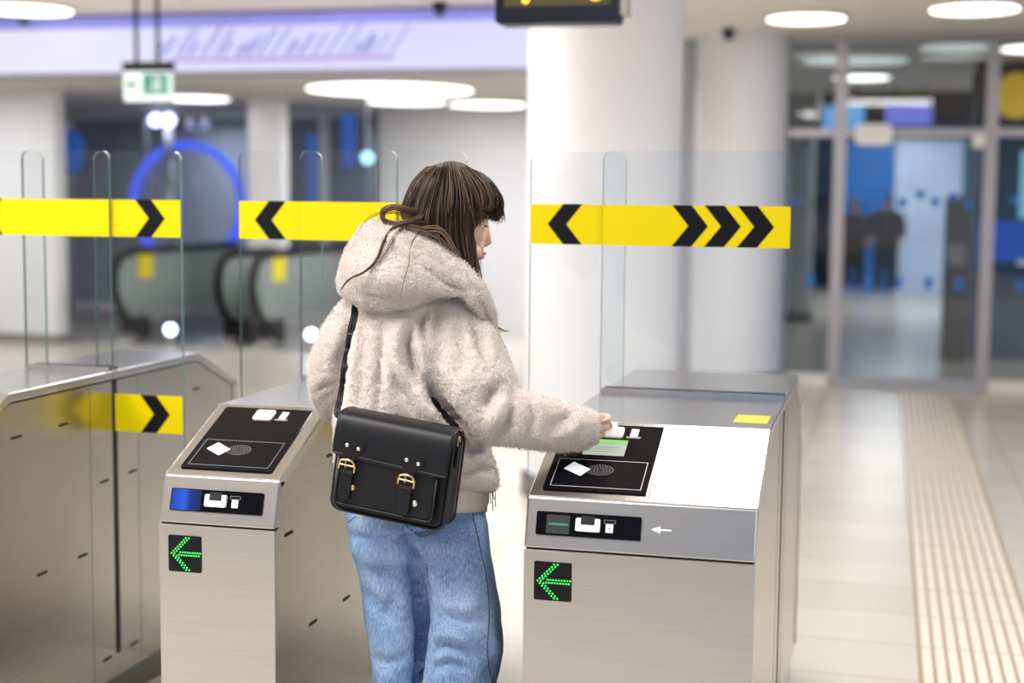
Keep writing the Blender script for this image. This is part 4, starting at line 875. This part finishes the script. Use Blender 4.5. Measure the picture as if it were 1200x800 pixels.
# ------------------------------------------------------------------ hall behind: escalators, ring, lamps
esc_glass = glassmat('escalator_glass', (.85, .92, .89), refl=1.2); N, L = nt(esc_glass); _o = N['Material Output'].inputs['Surface']; _a = _o.links[0].from_socket
_d = N.new('ShaderNodeBsdfDiffuse'); _d.inputs['Color'].default_value = (.70, .76, .73, 1); _x = N.new('ShaderNodeMixShader'); _x.inputs['Fac'].default_value = .26; L.new(_a, _x.inputs[1]); L.new(_d.outputs[0], _x.inputs[2]); L.new(_x.outputs[0], _o); rubber = mat('handrail_rubber', (.004, .004, .005), .6, spec=.15)  # diffuse share paints a bright reflection into the escalator glass
alu = mat('escalator_steel', (.62, .61, .62), .3, .9)
def escalator(x0, x1, label):
    t = thing('escalator', ((x0+x1)/2, 13.9, 0), label, 'escalator', 'escalators in the hall behind')
    y0, hz = 13.75, .96
    for x in (x0, x1):
        line = [(y0+.55, .16), (y0+.25, .26), (y0+.06, .46), (y0, .66), (y0+.08, .85), (y0+.28, hz-.02), (y0+.6, hz), (y0+1.5, hz), (y0+2.2, hz), (y0+3.0, hz)]
        q = spline(line, 50)
        build('handrail', MB().tube([(x, a, b) for a, b in q], .044, 10), rubber, t, True)
        pan = MB().prism([(a, b) for a, b in q]+[(y0+3.0, .05), (y0+.55, .05)], (x-.006, 0, 0), Y_, Z_, X_, .012); build('glass_panel', pan, esc_glass, t)
        build('skirt', MB().prism([(y0+.2, 0), (y0+.45, .20), (y0+1.6, .24), (y0+3.0, -.1), (y0+3.0, -.4), (y0+1.6, 0.0)], (x-.09, 0, 0), Y_, Z_, X_, .18), alu, t, bevel=.01)
        build('handrail_inlet', MB().prism(rrect(-.10, .10, 0, .27, .05), (x, y0+.30, 0.0), X_, Z_, Y_, .3), black_plastic, t)
        if x == x0: build('notice_sticker', MB().box(x+.0065, x+.0095, y0+.5, y0+.82, .66, .93), yellow, t, label='yellow notice decal on the escalator glass')
    build('landing_plate', MB().box(x0+.09, x1-.09, y0-.1, 15.3, 0, .012), alu, t)
    for k in range(4): build('step', MB().box(x0+.1, x1-.1, 15.3+k*.38, 15.68+k*.38, -.2-k*.14, -.02-k*.14), steel_dark, t)
    lx = x0+.62
    build('comb_light', MB().lathe([(.048, 0), (.048, .03)], (lx, y0+.05, .17), 20, (0, -1, 0)), emis('comb_lamp', (.75, .80, 1), 9), t)
    build('light_post', MB().box(lx-.03, lx+.03, y0+.03, y0+.09, 0, .2), alu, t)
escalator(-7.78, -6.60, 'left escalator behind the far gate glass, black handrails and yellow decal')
escalator(-6.22, -5.02, 'right escalator beside it, partly hidden by the woman')
rg = thing('neon_ring', (-8.54, 16.93, 0), 'large glowing blue ring behind the left escalator', 'ring light')
build('tube', MB().tube([(-8.54+.74*math.cos(q), 16.93, 1.45+.74*math.sin(q)) for q in np.arange(64)*math.pi/32], .05, 10, True), emis('neon_blue', (.05, .12, .95), .95), rg, True)
build('stand', MB().box(-8.58, -8.50, 16.91, 16.95, 0, .72), steel_dark, rg)
q = onY(197, 141, 16.7)
pp = thing('lamp_pole', (q[0], 16.7, 0), 'slim grey pole with two round bluish lamps below the exit sign', 'lamp')
build('pole', MB().tube([(q[0], 16.7, 0), (q[0], 16.7, 2.62)], .05, 12), alu, pp, True)
for dx_ in (-.125, .05): build('lamp_head', MB().ball((q[0]+dx_, 16.62, q[2]), .075, 16), emis('blue_white_lamp', (.62, .66, 1), 5), pp, True)
wl = thing('wall_lamp', (-4.95, 16.95, 1.9), 'round pale blue lamp on the dark panel left of the woman', 'lamp')
build('globe', MB().ball((-4.86, 13.4, 1.93), .06, 16), emis('cyan_lamp', (.35, .75, .95), 2.2), wl, True); build('stem', MB().tube([(-4.86, 13.4, 1.98), (-4.86, 13.4, 2.62)], .008, 6), alu, wl)
dp = thing('dark_display_wall', (-6.5, 16.6, 0), 'dark blue-grey panel with blue strips right of the square pillar', 'panel')
build('panel', MB().box(-7.05, -6.03, 16.6, 16.66, 0, 2.5), mat('slate_panel', (.10, .13, .19), .35, noise=(1.5, .4, (1, 1, .5))), dp)
for x, w, z0, z1 in ((-6.78, .06, 1.4, 2.3), (-6.33, .08, 1.9, 2.55)): build('blue_strip', MB().box(x, x+w*2, 16.57, 16.6, z0, z1), emis('blue_strip_glow', (.02, .09, .38), .8), dp)
build('mullion', MB().box(-6.62, -6.50, 16.55, 16.6, 0, 2.5), mat('mullion_grey', (.42, .42, .47), .5), dp)
bd_ = thing('blue_disc_sign', (onY(83, 178, 16.95)[0], 16.95, 1.7), 'dark blue oval sign at the left end of the glazed partition', 'sign')
build('oval', MB().prism([(math.cos(q)*.17, math.sin(q)*.28) for q in np.arange(24)*math.pi/12], (onY(83, 178, 16.95)[0], 16.95, onY(83, 178, 16.95)[2]), X_, Z_, Y_, .03), emis('oval_blue', (.01, .07, .30), .8), bd_)
for z, lb_ in ((2.52, 'upper of the two round white lamps between the columns'), (2.33, 'lower of the two round white lamps between the columns')):
    t = thing('wall_lamp', (-2.2, 16.9, z), lb_, 'lamp', 'white lamps between the columns'); q = onY(804.5, 90 if z > 2.4 else 112, 16.9)
    build('globe', MB().ball((q[0], 16.93, q[2]), .075, 16), emis('white_lamp', (1, .98, .92), 5), t, True); build('mount', MB().box(q[0]-.05, q[0]+.05, 16.93, 17.0, q[2]-.05, q[2]+.05), white_plastic, t)
q = onY(800, 408, 16.9)
t = thing('floor_lamp', (q[0], 16.8, 0), 'small glowing lamp low on the floor behind the wide gate', 'lamp'); build('globe', MB().ball((q[0], 16.8, .12), .10, 16), emis('warm_lamp', (1, .92, .75), 4), t, True); build('base', MB().lathe([(.08, 0), (.06, .03)], (q[0], 16.8, 0), 16), steel_dark, t)

# ------------------------------------------------------------------ beyond the glass doors
def panel(name, x0, x1, y, z0, z1, m, label, cat, legs=True, fr=steel_dark):
    t = thing(name, ((x0+x1)/2, y, z0), label, cat)
    build('face', MB().box(x0, x1, y, y+.03, z0, z1), m, t); build('back', MB().box(x0-.02, x1+.02, y+.03, y+.08, z0-.02 if z0 > .05 else z0, z1+.02), fr, t); return t
panel('blue_display_wall', -.85, .11, 26.4, 0, 2.6, mat('blue_panel', (.0, .05, .22), .5, emit=(.01, .17, .55), es=.5, noise=(1.2, .4, (1, 1, 1))), 'bright blue display panel at the far end behind the walking people', 'panel')
panel('white_display_wall', .12, 1.22, 26.3, 0, 2.62, mat('pale_panel', (.4, .48, .6), .5, emit=(.42, .55, .80), es=.34, noise=(1.5, .25, (1, 1, 1))), 'pale blue-white display panel right of the blue one', 'panel')
panel('teal_display_wall', 1.24, 3.4, 26.2, 0, 2.6, mat('teal_panel', (.03, .14, .2), .4, emit=(.05, .22, .30), es=.4, noise=(2.5, .7, (1, 1, 1))), 'teal glazed display panel at the far right end', 'panel')
def hang(name, px0, px1, py0, py1, y, m, label):
    a, b = onY(px0, py0, y), onY(px1, py1, y); t = thing(name, ((a[0]+b[0])/2, y, b[2]), label, 'screen')
    build('screen', MB().box(a[0], b[0], y, y+.01, b[2], a[2]), m, t); build('housing', MB().box(a[0]-.02, b[0]+.02, y+.01, y+.08, b[2]-.02, a[2]+.02), black_plastic, t)
    for x in (a[0]+.1, b[0]-.1): build('rod', MB().tube([(x, y+.05, a[2]), (x, y+.05, 2.93)], .012, 6), black_plastic, t)
hang('hanging_screen', 965, 1012, 124, 158, 17.5, mat('cyan_screen', (.02, .1, .2), .3, emit=(.16, .42, .85), es=.85, noise=(2.2, .9, (1, 1, 1))), 'bright cyan hanging screen behind the left door post')
hang('hanging_screen', 1038, 1092, 122, 147, 18.2, mat('violet_screen', (.05, .05, .3), .3, emit=(.20, .22, .82), es=.8, noise=(2, .5, (1, 1, 1))), 'violet blue hanging screen above the sliding door')
build('trim_2', MB().box(-.85, 4, 19.2, 19.5, 2.50, 2.93), mat('soffit_grey', (.06, .06, .07), .6), kind='structure')
# booth with a yellow disc
bt = thing('sales_booth', (1.6, 15, 0), 'dark booth with blue counter and a yellow disc sign at the right edge', 'booth')
build('rear_wall', MB().box(.82, 3.2, 16.2, 16.3, 0, 2.9), mat('booth_teal', (.02, .07, .10), .3, noise=(2, .7, (1, 1, .3))), bt)
build('header', MB().box(.80, 3.2, 15.2, 15.35, 2.30, 2.92), mat('booth_black', (.012, .014, .014), .4), bt)
q = onY(1192, 112, 15.15); build('disc_sign', MB().lathe([(.22, 0), (.22, .03)], (q[0], 15.16, q[2]), 32, (0, -1, 0)), mat('yellow_disc', (.75, .46, .01), .5, emit=(.75, .46, .01), es=.25), bt, 'auto')
build('counter', MB().box(.87, 3.2, 15.3, 15.7, 0, .85), mat('booth_grey', (.12, .15, .17), .4), bt)
build('blue_band', MB().box(.86, 3.2, 15.25, 15.29, .98, 1.38), mat('band_blue', (.005, .05, .3), .4, emit=(.0, .06, .36), es=.6), bt)
build('bright_poster', MB().box(1.33, 2.3, 16.15, 16.19, 1.4, 2.1), emis('poster_cyan', (.22, .55, .75), .8), bt)
build('corner_post', MB().box(.80, .87, 15.2, 15.3, 0, 2.3), mat('booth_post', (.2, .2, .25), .4), bt); build('light_shelf', MB().box(1.25, 2.4, 15.15, 15.3, .95, 1.0), white_plastic, bt)
st = thing('information_pillar', (.66, 15.0, 0), 'tall taupe information pillar behind the sliding glass door', 'pillar')
build('slab', MB().prism(rrect(.55, .78, 0, 1.62, .03), (0, 14.95, 0), X_, Z_, Y_, .12), mat('taupe', (.16, .13, .11), .5, noise=(2, .2, (1, 1, 1))), st, 'auto'); build('panel', MB().box(.58, .75, 14.94, 14.95, .95, 1.15), mat('taupe_light', (.35, .32, .30), .4), st)
# two distant people
def far_person(px, d, h, top_c, leg_c, hair_c, label, shirt='coat'):
    b0 = P(px, 345, d); b0[2] = 0; sc = h/1.7
    t = thing('person', tuple(b0), label, 'person')
    def q(x, z, y=0): return b0+np.array([x, y, z])*sc
    mb = MB(); mb.ball(q(0, 1.58, .0), np.array((.075, .095, .115))*sc, 16); mb.tube([q(0, 1.5), q(0, 1.38)], [.05*sc, .06*sc], 10)
    mb.loft([[q(w*math.cos(a), z, .11*math.sin(a)) for a in np.arange(16)*math.pi/8] for z, w in ((1.42, .10), (1.36, .18), (1.15, .16), (.98, .14), (.85, .16))])
    for s_ in (-1, 1):
        mb.tube(spline([q(.19*s_, 1.36), q(.25*s_, 1.12), q(.22*s_, .92, -.08)], 10), np.linspace(.05, .035, 10)*sc, 8); mb.ball(q(.22*s_, .87, -.1), np.array((.03, .035, .05))*sc, 10)
        mb.tube(spline([q(.09*s_, .86), q(.11*s_, .48, -.03*s_), q(.11*s_, .08, .05*s_)], 10), np.linspace(.085, .045, 10)*sc, 10); mb.ball(q(.11*s_, .05, -.04+.05*s_), np.array((.045, .11, .045))*sc, 10)
    me = evaluated(mb, .02); smooth(me, 3, .5); put('body', me, skin, t)
    mb = MB().loft([[q(w*math.cos(a), z, .15*math.sin(a)) for a in np.arange(20)*math.pi/10] for z, w in ((1.45, .09), (1.39, .21), (1.2, .23), (1.0, .21), (.78, .23))])
    for s_ in (-1, 1): mb.tube(spline([q(.19*s_, 1.36), q(.26*s_, 1.12), q(.23*s_, .95, -.07)], 10), np.linspace(.085, .06, 10)*sc, 10)
    me = evaluated(mb, .025); smooth(me, 3, .5); put(shirt, me, mat('cloth'+label[:12], top_c, .8), t)
    mb = MB()
    for s_ in (-1, 1): mb.tube(spline([q(.09*s_, .9), q(.11*s_, .48, -.03*s_), q(.11*s_, .1, .05*s_)], 12), np.linspace(.12, .075, 12)*sc, 12)
    me = evaluated(mb, .02); smooth(me, 2, .5); put('trousers', me, mat('legs'+label[:12], leg_c, .8), t)
    build('hair', MB().ball(q(0, 1.615, -.012), np.array((.09, .105, .105))*sc, 16), mat('hair'+label[:12], hair_c, .7), t, True)
far_person(1036, 24.5, 1.72, (.05, .035, .028), (.014, .014, .016), (.16, .10, .07), 'distant person in a dark brown coat standing inside the glass entrance')
far_person(999, 25.6, 1.62, (.04, .22, .42), (.75, .62, .58), (.02, .015, .01), 'distant person in pale trousers next to the left door post', 'sweater')

# ------------------------------------------------------------------ light
w = bpy.data.worlds.new('world'); S.world = w; w.use_nodes = True; N, L = w.node_tree.nodes, w.node_tree.links
tc = N.new('ShaderNodeTexCoord'); sx = N.new('ShaderNodeSeparateXYZ'); L.new(tc.outputs['Generated'], sx.inputs[0])
r = N.new('ShaderNodeMapRange'); r.inputs['From Min'].default_value = -.24; r.inputs['From Max'].default_value = -.04; L.new(sx.outputs['X'], r.inputs['Value'])
mx = N.new('ShaderNodeMix'); mx.data_type = 'RGBA'; mx.inputs[6].default_value = (.90, .85, .79, 1); mx.inputs[7].default_value = (.60, .80, 1.20, 1); L.new(r.outputs['Result'], mx.inputs['Factor'])
L.new(mx.outputs[2], N['Background'].inputs['Color']); N['Background'].inputs['Strength'].default_value = .44
def area(x, y, z, sx_, sy_, p, col=(1, .97, .93), shape='RECTANGLE'):  # overhead lights without fixtures; some only brighten a nearby surface
    l = bpy.data.lights.new('overhead_area_light', 'AREA'); l.shape = shape; l.size = sx_; l.size_y = sy_; l.energy = p; l.color = col
    o = bpy.data.objects.new('overhead_area_light', l); COL.objects.link(o); o.location = (x, y, z); return o
area(-.05, 4.6, 2.9, 1.15, 1.0, 64)
for x, y in ((-6, 1.0), (-5.5, 4.6), (-6, 7.6), (-1.9, 8.4), (-3.4, 1.6), (2.6, 1.0)): area(x, y, 2.9, .9, .9, 66)
area(-1.7, 1.9, 2.9, 1.2, 1.2, 70); area(-3.0, 6.9, 2.9, .9, .9, 50); area(2.6, 4.6, 2.9, .9, .9, 45); area(2.6, 8.5, 2.9, .9, .9, 25)  # added: one models the jacket folds, one brightens the column
for x, y in ((-5, 14.5), (-3.2, 14.5), (-9, 12), (-9, 18.2), (-7.5, 18.2)): area(x, y, 2.58, 1.0, 1.0, 44, (.97, .97, 1))  # the last ones added to light up the dark partition
for x, y in ((2.8, 14), (.6, 20.6), (0, 22), (2, 22), (0, 25)): area(x, y, 2.88, .9, .9, 34, (.97, .98, 1))  # added to brighten the interior, most hidden behind the soffit
